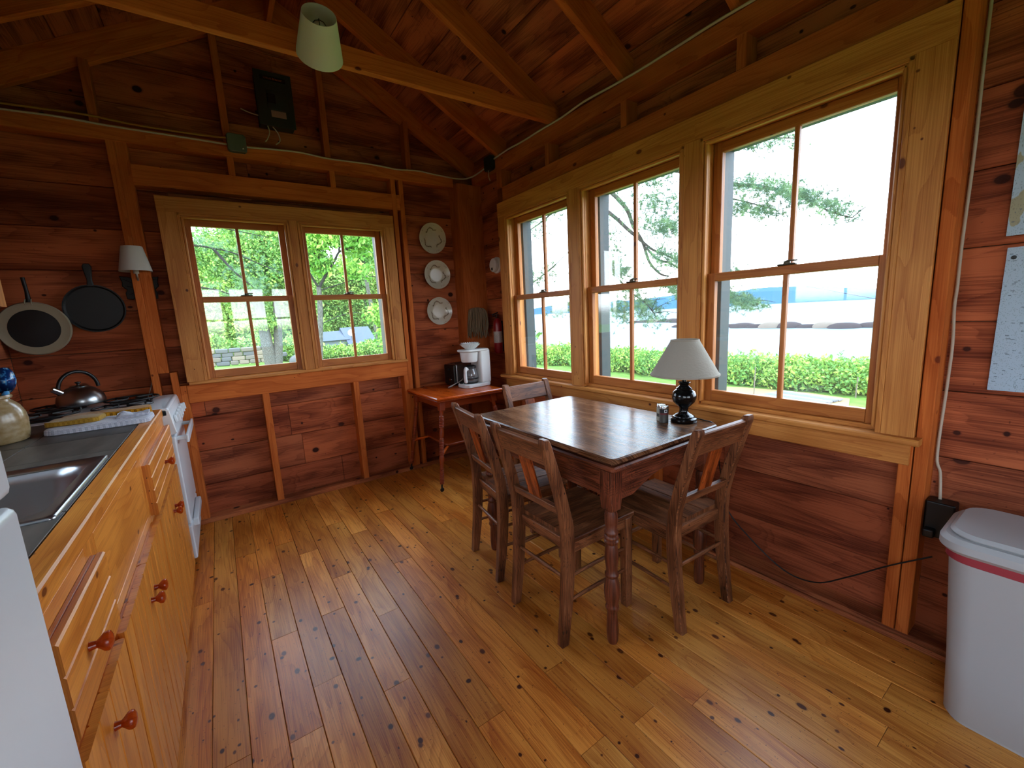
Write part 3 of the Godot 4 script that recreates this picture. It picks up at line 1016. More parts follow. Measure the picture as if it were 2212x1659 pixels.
func build_stove() -> void:
	var s := thing("stove", "white enamel gas stove with black burner grates", "stove", Vector3(0, 0, 0))
	var z0 := -0.012
	var z1 := 0.572
	var zm := (z0 + z1) * 0.5
	var w := z1 - z0
	part(s, "body", rbox(Vector3(0.60, 0.80, w), 0.008), M.white_enamel, at(Vector3(-2.515, 0.44, zm)))
	part(s, "plinth", rbox(Vector3(0.56, 0.06, w - 0.04), 0.006), M.black_plastic, at(Vector3(-2.52, 0.03, zm)))
	part(s, "cooktop", rbox(Vector3(0.66, 0.05, w), 0.012), M.white_enamel, at(Vector3(-2.50, 0.862, zm)))
	# sloping control panel with knobs
	var prof := PackedVector2Array([Vector2(-2.26, 0.742), Vector2(-2.178, 0.742), Vector2(-2.152, 0.752), Vector2(-2.168, 0.872), Vector2(-2.19, 0.887), Vector2(-2.26, 0.887)])
	part(s, "control_panel", prism(prof, w, 0.004), M.white_enamel, at(Vector3(0, 0, zm)))
	var slant := Basis(Vector3(0, 0, 1), Vector3(0.991, 0.13, 0).normalized(), Vector3(-0.13, 0.991, 0).normalized())
	for k in 5:
		var kn := [[lathe([Vector2(0, 0), Vector2(0.022, 0), Vector2(0.02, 0.008), Vector2(0.016, 0.012), Vector2(0, 0.013)], 20), Transform3D.IDENTITY], [rbox(Vector3(0.010, 0.024, 0.04), 0.004), at(Vector3(0, 0.013, 0))]]
		part(s, "knob", join(kn), M.white_enamel, Transform3D(slant, Vector3(-2.158, 0.815, z0 + 0.075 + k * 0.108)))
	# oven door, handle, drawer
	part(s, "oven_door", rbox(Vector3(0.05, 0.49, w - 0.012), 0.008), M.white_enamel, at(Vector3(-2.188, 0.488, zm)))
	var hd := [[rbox(Vector3(0.012, 0.045, w - 0.09), 0.005), at(Vector3(-2.118, 0.705, zm))], [rbox(Vector3(0.05, 0.02, 0.03), 0.005), at(Vector3(-2.143, 0.71, z0 + 0.07))], [rbox(Vector3(0.05, 0.02, 0.03), 0.005), at(Vector3(-2.143, 0.71, z1 - 0.07))]]
	part(s, "oven_handle", join(hd), M.white_enamel)
	var dr := part(s, "drawer", rbox(Vector3(0.05, 0.19, w - 0.012), 0.008), M.white_enamel, at(Vector3(-2.188, 0.138, zm)))
	part(dr, "handle", rbox(Vector3(0.03, 0.045, w - 0.2), 0.008), M.white_enamel, at(Vector3(0.036, 0.075, 0)))
	# burners and grates
	for x in [-2.64, -2.36]:
		for z in [0.135, 0.425]:
			var g := part(s, "burner", lathe([Vector2(0, 0), Vector2(0.085, 0.0), Vector2(0.09, 0.004), Vector2(0.05, 0.003), Vector2(0.034, 0.006), Vector2(0.034, 0.014), Vector2(0, 0.016)], 24), M.black_iron, at(Vector3(x, 0.886, z)))
			var bars := []
			for k in 4:
				var t := Basis(Vector3.UP, PI * 0.25 + k * PI * 0.5)
				bars.append([rbox(Vector3(0.09, 0.009, 0.009), 0.002, 1), Transform3D(t, t * Vector3(0.07, 0.024, 0))])
				bars.append([rbox(Vector3(0.009, 0.024, 0.009), 0.002, 1), Transform3D(t, t * Vector3(0.113, 0.013, 0))])
			var ring := []
			for k in 21:
				ring.append(Vector3(cos(TAU * k / 20) * 0.118, 0.022, sin(TAU * k / 20) * 0.118))
			bars.append([tube(ring, 0.005, 6), Transform3D.IDENTITY])
			part(g, "grate", join(bars), M.black_iron)

func build_fridge() -> void:
	var f := thing("refrigerator", "white refrigerator in the bottom left foreground", "refrigerator", Vector3(-2.507, 0.0, 2.81))
	part(f, "body", rbox(Vector3(0.58, 1.44, 0.66), 0.012), M.white_enamel, at(Vector3(-0.01, 0.745, 0)))
	part(f, "plinth", rbox(Vector3(0.5, 0.06, 0.6), 0.005), M.black_plastic, at(Vector3(0, 0.03, 0)))
	var d := part(f, "fridge_door", rbox(Vector3(0.055, 0.985, 0.66), 0.014), M.white_enamel, at(Vector3(0.31, 0.56, 0)))
	var e := part(f, "freezer_door", rbox(Vector3(0.055, 0.40, 0.66), 0.014), M.white_enamel, at(Vector3(0.31, 1.265, 0)))
	part(d, "handle", rbox(Vector3(0.03, 0.32, 0.025), 0.01), M.white_plastic, at(Vector3(0.04, 0.28, 0.29)))
	part(e, "handle", rbox(Vector3(0.03, 0.18, 0.025), 0.01), M.white_plastic, at(Vector3(0.04, -0.08, 0.29)))

func cloth(w: float, d: float, h: float, sd: int, amp: float) -> ArrayMesh:
	# folded cloth: rounded slab with wavy top and layered edges
	var f := FastNoiseLite.new()
	f.seed = sd
	f.frequency = 9.0
	var m := Mb.new()
	var nx := 30
	var nz := 22
	var prof := [[0.0, 0.0, -0.02], [0.35, 0.06, 0.0], [0.0, 0.0, 0.0]]
	var rows := []
	# rows from bottom edge up over the side to the top
	var steps := [[0.0, 0.94], [0.10, 1.0], [0.28, 1.0], [0.34, 0.985], [0.42, 1.0], [0.60, 1.0], [0.67, 0.985], [0.74, 1.0], [0.90, 0.99], [1.0, 0.93]]
	var ring := 64
	for s in steps:
		for k in ring:
			var a := TAU * k / ring
			var c := Vector2(cos(a), sin(a))
			var p := c / pow(pow(absf(c.x), 8.0) + pow(absf(c.y), 8.0), 0.125)
			var x: float = p.x * w * 0.5 * s[1]
			var z: float = p.y * d * 0.5 * s[1]
			var wob := f.get_noise_3d(x, s[0] * 0.1, z) * amp
			m.vert(Vector3(x + wob * 0.4, maxf(0.0, s[0] * h + (wob if s[0] > 0.2 else 0.0)), z + wob * 0.4), Vector3(p.x, 0.2 + (s[0] - 0.5), p.y).normalized(), Vector2(x, z))
	for r in steps.size() - 1:
		for k in ring:
			var q := r * ring + k
			var q1 := r * ring + (k + 1) % ring
			m.tri(q, q1, q + ring)
			m.tri(q1, q1 + ring, q + ring)
	# top as rings towards the middle
	var prev := (steps.size() - 1) * ring
	for s in [0.8, 0.55, 0.28, 0.0]:
		var base := m.v.size()
		for k in ring:
			var e: Vector3 = m.v[(steps.size() - 1) * ring + k]
			var x: float = e.x * s
			var z: float = e.z * s
			var y := h + f.get_noise_3d(x, 0.1, z) * amp
			m.vert(Vector3(x, y, z), Vector3.UP, Vector2(x, z))
		for k in ring:
			var k1 := (k + 1) % ring
			m.tri(prev + k, prev + k1, base + k)
			m.tri(prev + k1, base + k1, base + k)
		prev = base
	var st := SurfaceTool.new()
	st.create_from(m.mesh(), 0)
	st.generate_normals()
	return st.commit()

func knit(called: String, c0: Color, c1: Color, sc: float) -> StandardMaterial3D:
	var im := Image.create(64, 64, false, Image.FORMAT_RGB8)
	for y in 64:
		for x in 64:
			var v := 0.5 + 0.5 * sin(x * TAU / 8.0) * sin(y * TAU / 8.0 + (PI if (x / 8) % 2 == 0 else 0.0))
			im.set_pixel(x, y, c1.lerp(c0, v))
	var m := mat(called, Color.WHITE, 0.95, 0.0, 0.2)
	m.albedo_texture = tex(im)
	m.uv1_scale = Vector3(sc, sc, 1)
	m.rim_enabled = true
	m.rim = 0.3
	return m

func build_counter_things() -> void:
	# ---- stoneware crock
	var glaze := mat("stoneware", Color(0.66, 0.58, 0.45), 0.22)
	var gn := NoiseTexture2D.new()
	var fn := FastNoiseLite.new()
	fn.seed = 3
	fn.frequency = 0.03
	gn.noise = fn
	gn.width = 256
	gn.height = 256
	gn.seamless = true
	var rp := Gradient.new()
	rp.set_color(0, Color(0.82, 0.76, 0.64))
	rp.set_color(1, Color(1, 1, 1))
	gn.color_ramp = rp
	glaze.albedo_texture = gn
	glaze.uv1_scale = Vector3(2, 5, 1)
	var y := 0.8855
	var cr := thing("crock", "beige stoneware crock holding kitchen utensils", "crock", Vector3(-2.672, y, 0.905))
	part(cr, "pot", lathe([Vector2(0, 0), Vector2(0.092, 0), Vector2(0.098, 0.006), Vector2(0.103, 0.04), Vector2(0.1045, 0.08), Vector2(0.101, 0.11), Vector2(0.09, 0.138), Vector2(0.074, 0.156), Vector2(0.068, 0.163), Vector2(0.068, 0.166), Vector2(0.076, 0.169), Vector2(0.077, 0.176), Vector2(0.073, 0.181), Vector2(0.064, 0.180), Vector2(0.062, 0.165), Vector2(0.08, 0.145), Vector2(0.094, 0.10), Vector2(0.094, 0.03), Vector2(0.08, 0.012), Vector2(0, 0.012)], 48, 0.6), glaze)
	# utensils in it
	var blue := Image.create(48, 48, false, Image.FORMAT_RGB8)
	var bf := FastNoiseLite.new()
	bf.seed = 8
	bf.frequency = 0.09
	for py in 48:
		for px in 48:
			var v := bf.get_noise_2d(px, py)
			blue.set_pixel(px, py, Color(0.05, 0.20, 0.42) if v < 0.12 else (Color(0.25, 0.58, 0.82) if v < 0.36 else Color(0.80, 0.86, 0.82)))
	var bm := mat("blue_pattern", Color.WHITE, 0.2)
	bm.albedo_texture = tex(blue)
	var sp := thing("serving_spoon", "blue and white patterned spoon standing in the crock", "spoon", Vector3(-2.628, y + 0.03, 0.902))
	sp.rotation = Vector3(0.05, 0.7, -0.10)
	part(sp, "bowl", join([[ball(Vector3(0.033, 0.052, 0.013)), at(Vector3(0, 0.205, 0))]]), bm)
	part(sp, "stem", tube([Vector3(0, 0, 0), Vector3(0, 0.10, 0), Vector3(0, 0.165, 0)], [0.007, 0.008, 0.011], 10), bm)
	var cream := mat("cream_utensil", Color(0.70, 0.62, 0.46), 0.4)
	var sp2 := thing("wooden_spoon", "pale wooden spoon standing beside the blue spoon", "spoon", Vector3(-2.652, y + 0.03, 0.93))
	sp2.rotation = Vector3(0.06, 0.5, -0.02)
	part(sp2, "bowl", join([[ball(Vector3(0.03, 0.045, 0.010)), at(Vector3(0, 0.205, 0))]]), cream)
	part(sp2, "stem", tube([Vector3(0, 0, 0), Vector3(0, 0.17, 0)], 0.007, 10), cream)
	var red := mat("red_silicone", Color(0.62, 0.04, 0.07), 0.4)
	var rs := thing("spatula", "red silicone spatula standing in the crock", "spatula", Vector3(-2.70, y + 0.03, 0.945))
	rs.rotation = Vector3(0.05, 0.3, 0.06)
	part(rs, "blade", rbox(Vector3(0.05, 0.07, 0.010), 0.005), red, at(Vector3(0, 0.185, 0)))
	part(rs, "stem", tube([Vector3(0, 0, 0), Vector3(0, 0.16, 0)], 0.006, 10), M.black_plastic)
	var ws := thing("spatula", "white plastic spatula with a dark handle in the crock", "spatula", Vector3(-2.705, y + 0.03, 0.875))
	ws.rotation = Vector3(-0.02, 0.5, 0.08)
	part(ws, "blade", rbox(Vector3(0.05, 0.05, 0.008), 0.004), M.white_plastic, at(Vector3(0, 0.235, 0)))
	part(ws, "stem", tube([Vector3(0, 0, 0), Vector3(0, 0.22, 0)], 0.007, 10), M.black_plastic)
	# ---- brush leaning behind the crock
	var br := thing("counter_brush", "wooden handled brush with flared grey bristles behind the crock", "brush", Vector3(-2.735, y, 0.655), 0.55)
	br.rotation.x = -0.10
	part(br, "handle", prism(PackedVector2Array([Vector2(-0.034, 0.085), Vector2(0.036, 0.085), Vector2(0.034, 0.13), Vector2(0.022, 0.19), Vector2(0.016, 0.24), Vector2(0.008, 0.26), Vector2(-0.006, 0.262), Vector2(-0.02, 0.25), Vector2(-0.026, 0.2)]), 0.026, 0.006), M.grey_board)
	var bristle := mat("bristle", Color(0.22, 0.23, 0.22), 0.9)
	part(br, "bristles", prism(PackedVector2Array([Vector2(-0.033, 0.085), Vector2(-0.06, 0.0), Vector2(0.075, 0.0), Vector2(0.035, 0.085)]), 0.03, 0.004), bristle)
	# ---- kettle
	var kt := thing("kettle", "brushed steel whistling kettle on the stove", "kettle", Vector3(-2.555, 0.914, 0.185), 0.6)
	part(kt, "body", lathe([Vector2(0, 0.0), Vector2(0.088, 0.0), Vector2(0.096, 0.006), Vector2(0.098, 0.02), Vector2(0.092, 0.045), Vector2(0.078, 0.068), Vector2(0.056, 0.086), Vector2(0.036, 0.094), Vector2(0, 0.096)], 40), M.steel)
	var lid := part(kt, "lid", lathe([Vector2(0, 0), Vector2(0.036, 0), Vector2(0.038, 0.004), Vector2(0.03, 0.009), Vector2(0, 0.012)], 28), M.steel_bright, at(Vector3(0, 0.093, 0)))
	part(lid, "knob", lathe([Vector2(0, 0), Vector2(0.006, 0), Vector2(0.006, 0.006), Vector2(0.012, 0.01), Vector2(0.012, 0.015), Vector2(0, 0.018)], 16), M.black_plastic, at(Vector3(0, 0.011, 0)))
	part(kt, "spout", tube([Vector3(-0.062, 0.062, 0), Vector3(-0.085, 0.083, 0), Vector3(-0.105, 0.098, 0)], [0.018, 0.015, 0.014], 14), M.steel_bright)
	var arc := []
	for k in 15:
		var t := PI * k / 14.0
		arc.append(Vector3(-cos(t) * 0.082, 0.085 + sin(t) * 0.09, 0))
	part(kt, "handle", tube(arc, 0.0085, 10), M.black_plastic)
	# ---- folded dish towels
	var white := knit("white_towel", Color(0.86, 0.86, 0.88), Color(0.60, 0.61, 0.66), 14.0)
	var yel := knit("yellow_towel", Color(0.80, 0.55, 0.12), Color(0.46, 0.30, 0.05), 12.0)
	var yel2 := knit("mustard_towel", Color(0.74, 0.58, 0.22), Color(0.50, 0.36, 0.10), 16.0)
	var d1 := thing("dish_towel", "white waffle dish towel folded flat on the worktop", "towel", Vector3(-2.37, y, 0.84), 0.0, "dish towels on the worktop")
	part(d1, "folded_cloth", cloth(0.33, 0.20, 0.024, 4, 0.006), white)
	part(d1, "fringe", cloth(0.11, 0.09, 0.014, 44, 0.02), white, at(Vector3(0.10, 0.022, -0.02)))
	var d2 := thing("dish_towel", "mustard ribbed dish cloth folded on the white towel, nearest the crock", "towel", Vector3(-2.455, y + 0.0255, 0.815), -0.08, "dish towels on the worktop")
	part(d2, "folded_cloth", cloth(0.17, 0.12, 0.020, 9, 0.005), yel2)
	var d3 := thing("dish_towel", "golden yellow knitted dish cloth rolled behind the white towel", "towel", Vector3(-2.38, y, 0.655), 0.12, "dish towels on the worktop")
	part(d3, "folded_cloth", cloth(0.31, 0.10, 0.036, 15, 0.006), yel)

# ---------------------------------------------------------------- table and chairs
func lathe_leg(parent: Node, called: String, prof: Array, m: Material, xf: Transform3D, segs := 24) -> void:
	part(parent, called, lathe(prof, segs, 0.55), m, xf)

func make_chair(label: String) -> Node3D:
	var c := thing("dining_chair", label, "chair", Vector3.ZERO, 0.0, "dark oak chairs around the table")
	var side := Basis(Vector3(0, 0, 1), Vector3(0, 1, 0), Vector3(-1, 0, 0))
	# back posts, swept
	var line := [[0.0, -0.217, 0.017], [0.06, -0.209, 0.018], [0.14, -0.198, 0.021], [0.24, -0.187, 0.023], [0.34, -0.180, 0.024], [0.42, -0.178, 0.024], [0.50, -0.184, 0.022], [0.62, -0.211, 0.020], [0.74, -0.247, 0.018], [0.815, -0.270, 0.017], [0.828, -0.273, 0.015]]
	var o := PackedVector2Array()
	for q in line:
		o.append(Vector2(q[1] + q[2], q[0]))
	o.append(Vector2(-0.274 + 0.009, 0.837))
	o.append(Vector2(-0.276 - 0.009, 0.839))
	line.reverse()
	for q in line:
		o.append(Vector2(q[1] - q[2], q[0]))
	for s in [-1.0, 1.0]:
		part(c, "back_post", prism(o, 0.036, 0.003), M.chair_wood, Transform3D(side, Vector3(s * 0.158, 0, 0)))
	# rails between the posts
	var tilt := Vector3(0, -0.95, 0.32).normalized()
	beam(c, "top_rail", M.chair_wood, Vector3(-0.14, 0.776, -0.258), Vector3(0.14, 0.776, -0.258), 0.098, 0.02, Vector3(0, 0.955, -0.297), 0.004)
	beam(c, "back_rail", M.chair_wood, Vector3(-0.14, 0.541, -0.196), Vector3(0.14, 0.541, -0.196), 0.034, 0.02, Vector3(0, 0.96, -0.27), 0.003)
	beam(c, "splat", M.chair_orange, Vector3(0, 0.558, -0.200), Vector3(0, 0.728, -0.244), 0.075, 0.011, Vector3.RIGHT, 0.002)
	# seat of three boards on an apron
	for k in 3:
		block(c, "seat_board", M.chair_wood, Vector3(-0.176 + k * 0.1175, 0.412, -0.16), Vector3(-0.176 + (k + 1) * 0.1175 - 0.001, 0.43, 0.18), 2, 0.003)
	for q in [[Vector3(-0.14, 0.39, -0.165), Vector3(0.14, 0.39, -0.165)], [Vector3(-0.14, 0.388, 0.152), Vector3(0.14, 0.388, 0.152)]]:
		beam(c, "apron", M.chair_wood, q[0], q[1], 0.046, 0.018)
	for s in [-1.0, 1.0]:
		beam(c, "apron", M.chair_wood, Vector3(s * 0.156, 0.388, -0.155), Vector3(s * 0.156, 0.388, 0.135), 0.046, 0.018)
		# front legs, tapering
		var fo := PackedVector2Array([Vector2(-0.017, 0.0), Vector2(0.016, 0.0), Vector2(0.02, 0.2), Vector2(0.021, 0.411), Vector2(-0.021, 0.411), Vector2(-0.02, 0.2)])
		part(c, "front_leg", prism(fo, 0.036, 0.003), M.chair_wood, Transform3D(side, Vector3(s * 0.156, 0, 0.152)))
		# side stretchers
		for y in [0.17, 0.27]:
			part(c, "stretcher", tube([Vector3(s * 0.157, y, -0.188), Vector3(s * 0.157, y + 0.004, -0.02), Vector3(s * 0.157, y, 0.15)], [0.0065, 0.0085, 0.0065], 10), M.chair_wood)
	part(c, "stretcher", tube([Vector3(-0.155, 0.262, -0.186), Vector3(0, 0.262, -0.186), Vector3(0.155, 0.262, -0.186)], [0.0065, 0.009, 0.0065], 10), M.chair_wood)
	part(c, "stretcher", tube([Vector3(-0.155, 0.225, 0.152), Vector3(0, 0.225, 0.152), Vector3(0.155, 0.225, 0.152)], [0.0065, 0.009, 0.0065], 10), M.chair_wood)
	return c

func build_table_and_chairs() -> void:
	var x0 := -0.858
	var x1 := -0.189
	var z0 := 1.424
	var z1 := 2.372
	var t := thing("dining_table", "dark worn oak draw-leaf dining table with turned legs", "table", Vector3((x0 + x1) * 0.5, 0, (z0 + z1) * 0.5))
	var w := x1 - x0
	var d := z1 - z0
	var flat := Basis(Vector3(0, 0, 1), Vector3(1, 0, 0), Vector3(0, 1, 0))     # outline x -> z, outline y -> x, depth -> y
	part(t, "table_top", prism(rounded(d, w, 0.022, 5), 0.024, 0.005, false), M.oak_top, Transform3D(flat, Vector3(0, 0.748, 0)))
	for s in [-1.0, 1.0]:
		part(t, "draw_leaf", prism(rounded(d * 0.5 - 0.012, w - 0.004, 0.015, 4), 0.021, 0.006, false), M.oak_dark, Transform3D(flat, Vector3(0, 0.717, s * (d * 0.25 + 0.004))))
	for s in [-1.0, 1.0]:
		block(t, "slide", M.oak_dark, Vector3(s * 0.22 - 0.015, 0.7275, -d * 0.42), Vector3(s * 0.22 + 0.015, 0.736, d * 0.42), 2)
	# aprons: long sides plain, ends with a raised middle
	for s in [-1.0, 1.0]:
		block(t, "side_apron", M.oak_dark, Vector3(s * (w * 0.5 - 0.035) - 0.01, 0.60, -d * 0.5 + 0.06), Vector3(s * (w * 0.5 - 0.035) + 0.01, 0.706, d * 0.5 - 0.06), 2)
		var e := PackedVector2Array([Vector2(-0.27, 0.706), Vector2(-0.27, 0.588), Vector2(-0.20, 0.588)])
		for k in 9:
			var a := float(k) / 8.0
			e.append(Vector2(-0.17 + a * 0.34, 0.60 + 0.045 * sin(PI * a)))
		e.append_array([Vector2(0.20, 0.588), Vector2(0.27, 0.588), Vector2(0.27, 0.706)])
		part(t, "end_apron", prism(e, 0.02, 0.002, false), M.oak_dark, at(Vector3(0, 0, s * (d * 0.5 - 0.035))))
	var leg := [Vector2(0.0, 0.0), Vector2(0.017, 0.0), Vector2(0.021, 0.012), Vector2(0.023, 0.05), Vector2(0.021, 0.10), Vector2(0.019, 0.135), Vector2(0.022, 0.142), Vector2(0.026, 0.150), Vector2(0.025, 0.160), Vector2(0.021, 0.166), Vector2(0.026, 0.18), Vector2(0.030, 0.21), Vector2(0.030, 0.235), Vector2(0.025, 0.265), Vector2(0.02, 0.278), Vector2(0.026, 0.284), Vector2(0.026, 0.294), Vector2(0.02, 0.30), Vector2(0.022, 0.32), Vector2(0.026, 0.36), Vector2(0.023, 0.40), Vector2(0.019, 0.412), Vector2(0.026, 0.418), Vector2(0.027, 0.426), Vector2(0.021, 0.431), Vector2(0.027, 0.437), Vector2(0.027, 0.445), Vector2(0.021, 0.45), Vector2(0.026, 0.456), Vector2(0.026, 0.464), Vector2(0.02, 0.47), Vector2(0.024, 0.50), Vector2(0.024, 0.53), Vector2(0.02, 0.545), Vector2(0.027, 0.552), Vector2(0.0, 0.556)]
	for sx in [-1.0, 1.0]:
		for sz in [-1.0, 1.0]:
			var px: float = sx * (w * 0.5 - 0.043)
			var pz: float = sz * (d * 0.5 - 0.05)
			var top := [Vector2(-0.03, 0.706), Vector2(-0.03, 0.60), Vector2(-0.022, 0.552), Vector2(0.022, 0.552), Vector2(0.03, 0.60), Vector2(0.03, 0.706)]
			part(t, "leg", join([[lathe(leg, 28, 0.55), Transform3D.IDENTITY], [prism(PackedVector2Array(top), 0.058, 0.003), Transform3D.IDENTITY]]), M.oak_dark, at(Vector3(px, 0, pz)))

	# ---- chairs
	var q := PI * 0.5
	var a := make_chair("dark oak chair with orange splat nearest the viewer, at the long left side")
	a.position = Vector3(-0.758, 0, 2.057)
	a.rotation.y = q
	dup(a, "dark oak chair at the left side of the table, behind the nearest one", Vector3(-0.712, 0, 1.598), q - 0.14)
	dup(a, "dark oak chair at the near end of the table, facing away under the lamp", Vector3(-0.402, 0, 2.243), PI - 0.04)
	dup(a, "dark oak chair at the far end, beside the coffee table corner", Vector3(-0.325, 0, 1.435), 0.0)

	# ---- lamp
	var shade := mat("shade_fabric", Color(0.66, 0.63, 0.58), 0.9, 0.0, 0.2)
	shade.backlight_enabled = true
	shade.backlight = Color(0.32, 0.30, 0.27)
	var fn := FastNoiseLite.new()
	fn.seed = 21
	fn.frequency = 0.05
	var bump := NoiseTexture2D.new()
	bump.noise = fn
	bump.width = 256
	bump.height = 256
	bump.seamless = true
	shade.heightmap_enabled = true
	shade.heightmap_texture = bump
	shade.heightmap_scale = 0.12
	shade.uv1_scale = Vector3(3, 6, 1)
	var black := mat("lamp_black", Color(0.022, 0.024, 0.03), 0.16)
	var lp := thing("table_lamp", "table lamp with black turned base and grey linen shade", "lamp", Vector3(-0.252, 0.7605, 2.243))
	part(lp, "base", lathe([Vector2(0, 0), Vector2(0.054, 0), Vector2(0.056, 0.004), Vector2(0.055, 0.016), Vector2(0.05, 0.019), Vector2(0.047, 0.022), Vector2(0.046, 0.026), Vector2(0.038, 0.029), Vector2(0.034, 0.034), Vector2(0.026, 0.037), Vector2(0.020, 0.044), Vector2(0.018, 0.056), Vector2(0.021, 0.066), Vector2(0.032, 0.076), Vector2(0.045, 0.090), Vector2(0.051, 0.106), Vector2(0.051, 0.120), Vector2(0.045, 0.135), Vector2(0.036, 0.144), Vector2(0.032, 0.146), Vector2(0.033, 0.151), Vector2(0.026, 0.156), Vector2(0.019, 0.163), Vector2(0.021, 0.172), Vector2(0.026, 0.177), Vector2(0.025, 0.180), Vector2(0.009, 0.181), Vector2(0.0075, 0.20), Vector2(0.0075, 0.235), Vector2(0.0, 0.236)], 40, 0.6), black)
	part(lp, "socket", lathe([Vector2(0, 0.235), Vector2(0.014, 0.235), Vector2(0.014, 0.275), Vector2(0.0, 0.276)], 16), M.steel)
	part(lp, "bulb", lathe([Vector2(0, 0.275), Vector2(0.012, 0.275), Vector2(0.016, 0.29), Vector2(0.028, 0.315), Vector2(0.024, 0.338), Vector2(0, 0.348)], 18), M.white_plastic)
	var sh := part(lp, "shade", lathe([Vector2(0.142, 0.212), Vector2(0.058, 0.362), Vector2(0.0565, 0.362), Vector2(0.140, 0.212), Vector2(0.142, 0.212)], 48, 0.5), shade)
	var rim := mat("shade_trim", Color(0.62, 0.58, 0.52), 0.8)
	part(sh, "lower_trim", lathe([Vector2(0.1428, 0.210), Vector2(0.1432, 0.216), Vector2(0.1395, 0.2165), Vector2(0.1395, 0.210), Vector2(0.1428, 0.210)], 48), rim)
	part(sh, "upper_trim", lathe([Vector2(0.0605, 0.358), Vector2(0.0582, 0.3655), Vector2(0.056, 0.3655), Vector2(0.0565, 0.358), Vector2(0.0605, 0.358)], 40), rim)
	var spider := []
	for k in 3:
		var an := TAU * k / 3.0
		spider.append([tube([Vector3(0, 0.352, 0), Vector3(cos(an) * 0.057, 0.358, sin(an) * 0.057)], 0.0015, 6), Transform3D.IDENTITY])
	part(sh, "spider", join(spider), M.steel)
	part(lp, "cord", tube(curve([Vector3(0.052, 0.004, -0.006), Vector3(0.066, 0.004, 0.024), Vector3(0.062, 0.003, 0.06), Vector3(0.071, -0.004, 0.094), Vector3(0.085, -0.04, 0.10), Vector3(0.14, -0.25, 0.10), Vector3(0.21, -0.45, 0.10), Vector3(0.225, -0.56, 0.20), Vector3(0.245, -0.66, 0.34), Vector3(0.245, -0.655, 0.46), Vector3(0.245, -0.58, 0.56), Vector3(0.245, -0.47, 0.68), Vector3(0.245, -0.38, 0.79)], 6), 0.003, 6), M.black_plastic)

	# ---- spice tins
	var tin := mat("tin_grey", Color(0.30, 0.29, 0.27), 0.35, 0.4)
	var tin2 := mat("tin_cream", Color(0.62, 0.60, 0.54), 0.4, 0.1)
	var redm := mat("tin_red", Color(0.40, 0.07, 0.09), 0.4)
	for k in 2:
		var s := thing("spice_tin", ["cream spice tin behind the dark one, beside the lamp base", "dark grey spice tin with red band in front of the lamp base"][k], "tin", [Vector3(-0.304, 0.7605, 2.162), Vector3(-0.324, 0.7605, 2.192)][k], 0.0, "spice tins on the table")
		part(s, "can", lathe([Vector2(0, 0), Vector2(0.019, 0), Vector2(0.0195, 0.003), Vector2(0.019, 0.005), Vector2(0.019, 0.062), Vector2(0, 0.063)], 24), [tin2, tin][k])
		var ld := part(s, "lid", lathe([Vector2(0, 0.062), Vector2(0.0195, 0.062), Vector2(0.02, 0.065), Vector2(0.0195, 0.073), Vector2(0.018, 0.075), Vector2(0.0165, 0.0735), Vector2(0, 0.0735)], 24), [M.steel_bright, M.steel_bright][k])
		part(s, "band", lathe([Vector2(0.0192, [0.02, 0.038][k]), Vector2(0.0194, [0.02, 0.038][k]), Vector2(0.0194, [0.034, 0.044][k]), Vector2(0.0192, [0.034, 0.044][k])], 24), [tin, redm][k])
		if k == 1:
			part(s, "collar", lathe([Vector2(0.0191, 0.045), Vector2(0.0195, 0.045), Vector2(0.0195, 0.062), Vector2(0.0191, 0.062)], 24), M.black_plastic)
			var mk := []
			for e in [[0.0, 0.006, 0.012, 0.0025], [0.0, -0.005, 0.012, 0.0025], [-0.005, 0.0, 0.0025, 0.012], [0.005, 0.0, 0.0025, 0.012]]:
				mk.append([rbox(Vector3(e[2], e[3], 0.001), 0.0004, 1), at(Vector3(e[0], e[1], 0))])
			part(s, "mark", join(mk), M.white_plastic, Transform3D(Basis(Vector3.UP, -0.55), Vector3(-sin(0.55) * 0.0198, 0.0535, cos(0.55) * 0.0198)))

# ---------------------------------------------------------------- outdoors
func ground_y(x: float, z: float) -> float:
	var s := lerpf(0.028, 0.05, smoothstep(-2.0, 6.0, x))
	var y := -0.7 - s * maxf(0.0, -z - 8.0)
	y -= 7.6 * smoothstep(9.6, 16.0, x + 0.10 * maxf(0.0, -z - 6.0) - 0.55 * maxf(0.0, -z - 9.0))
	return y

func scatter(parent: Node, called: String, mesh: Mesh, m: Material, list: Array, cols: Array) -> MultiMeshInstance3D:
	var mm := MultiMesh.new()
	mm.transform_format = MultiMesh.TRANSFORM_3D
	mm.use_colors = true
	mm.mesh = mesh
	mm.instance_count = list.size()
	for k in list.size():
		mm.set_instance_transform(k, list[k])
		mm.set_instance_color(k, cols[k])
	var o := MultiMeshInstance3D.new()
	o.name = numbered(parent, called)
	o.multimesh = mm
	o.material_override = m
	parent.add_child(o, true)
	o.set_meta("kind", "stuff")
	return o

func rbasis(s: float) -> Basis:
	return Basis(Vector3(rng.randf_range(-1, 1), rng.randf_range(-1, 1), rng.randf_range(-1, 1)).normalized(), rng.randf() * TAU).scaled(Vector3.ONE * s)

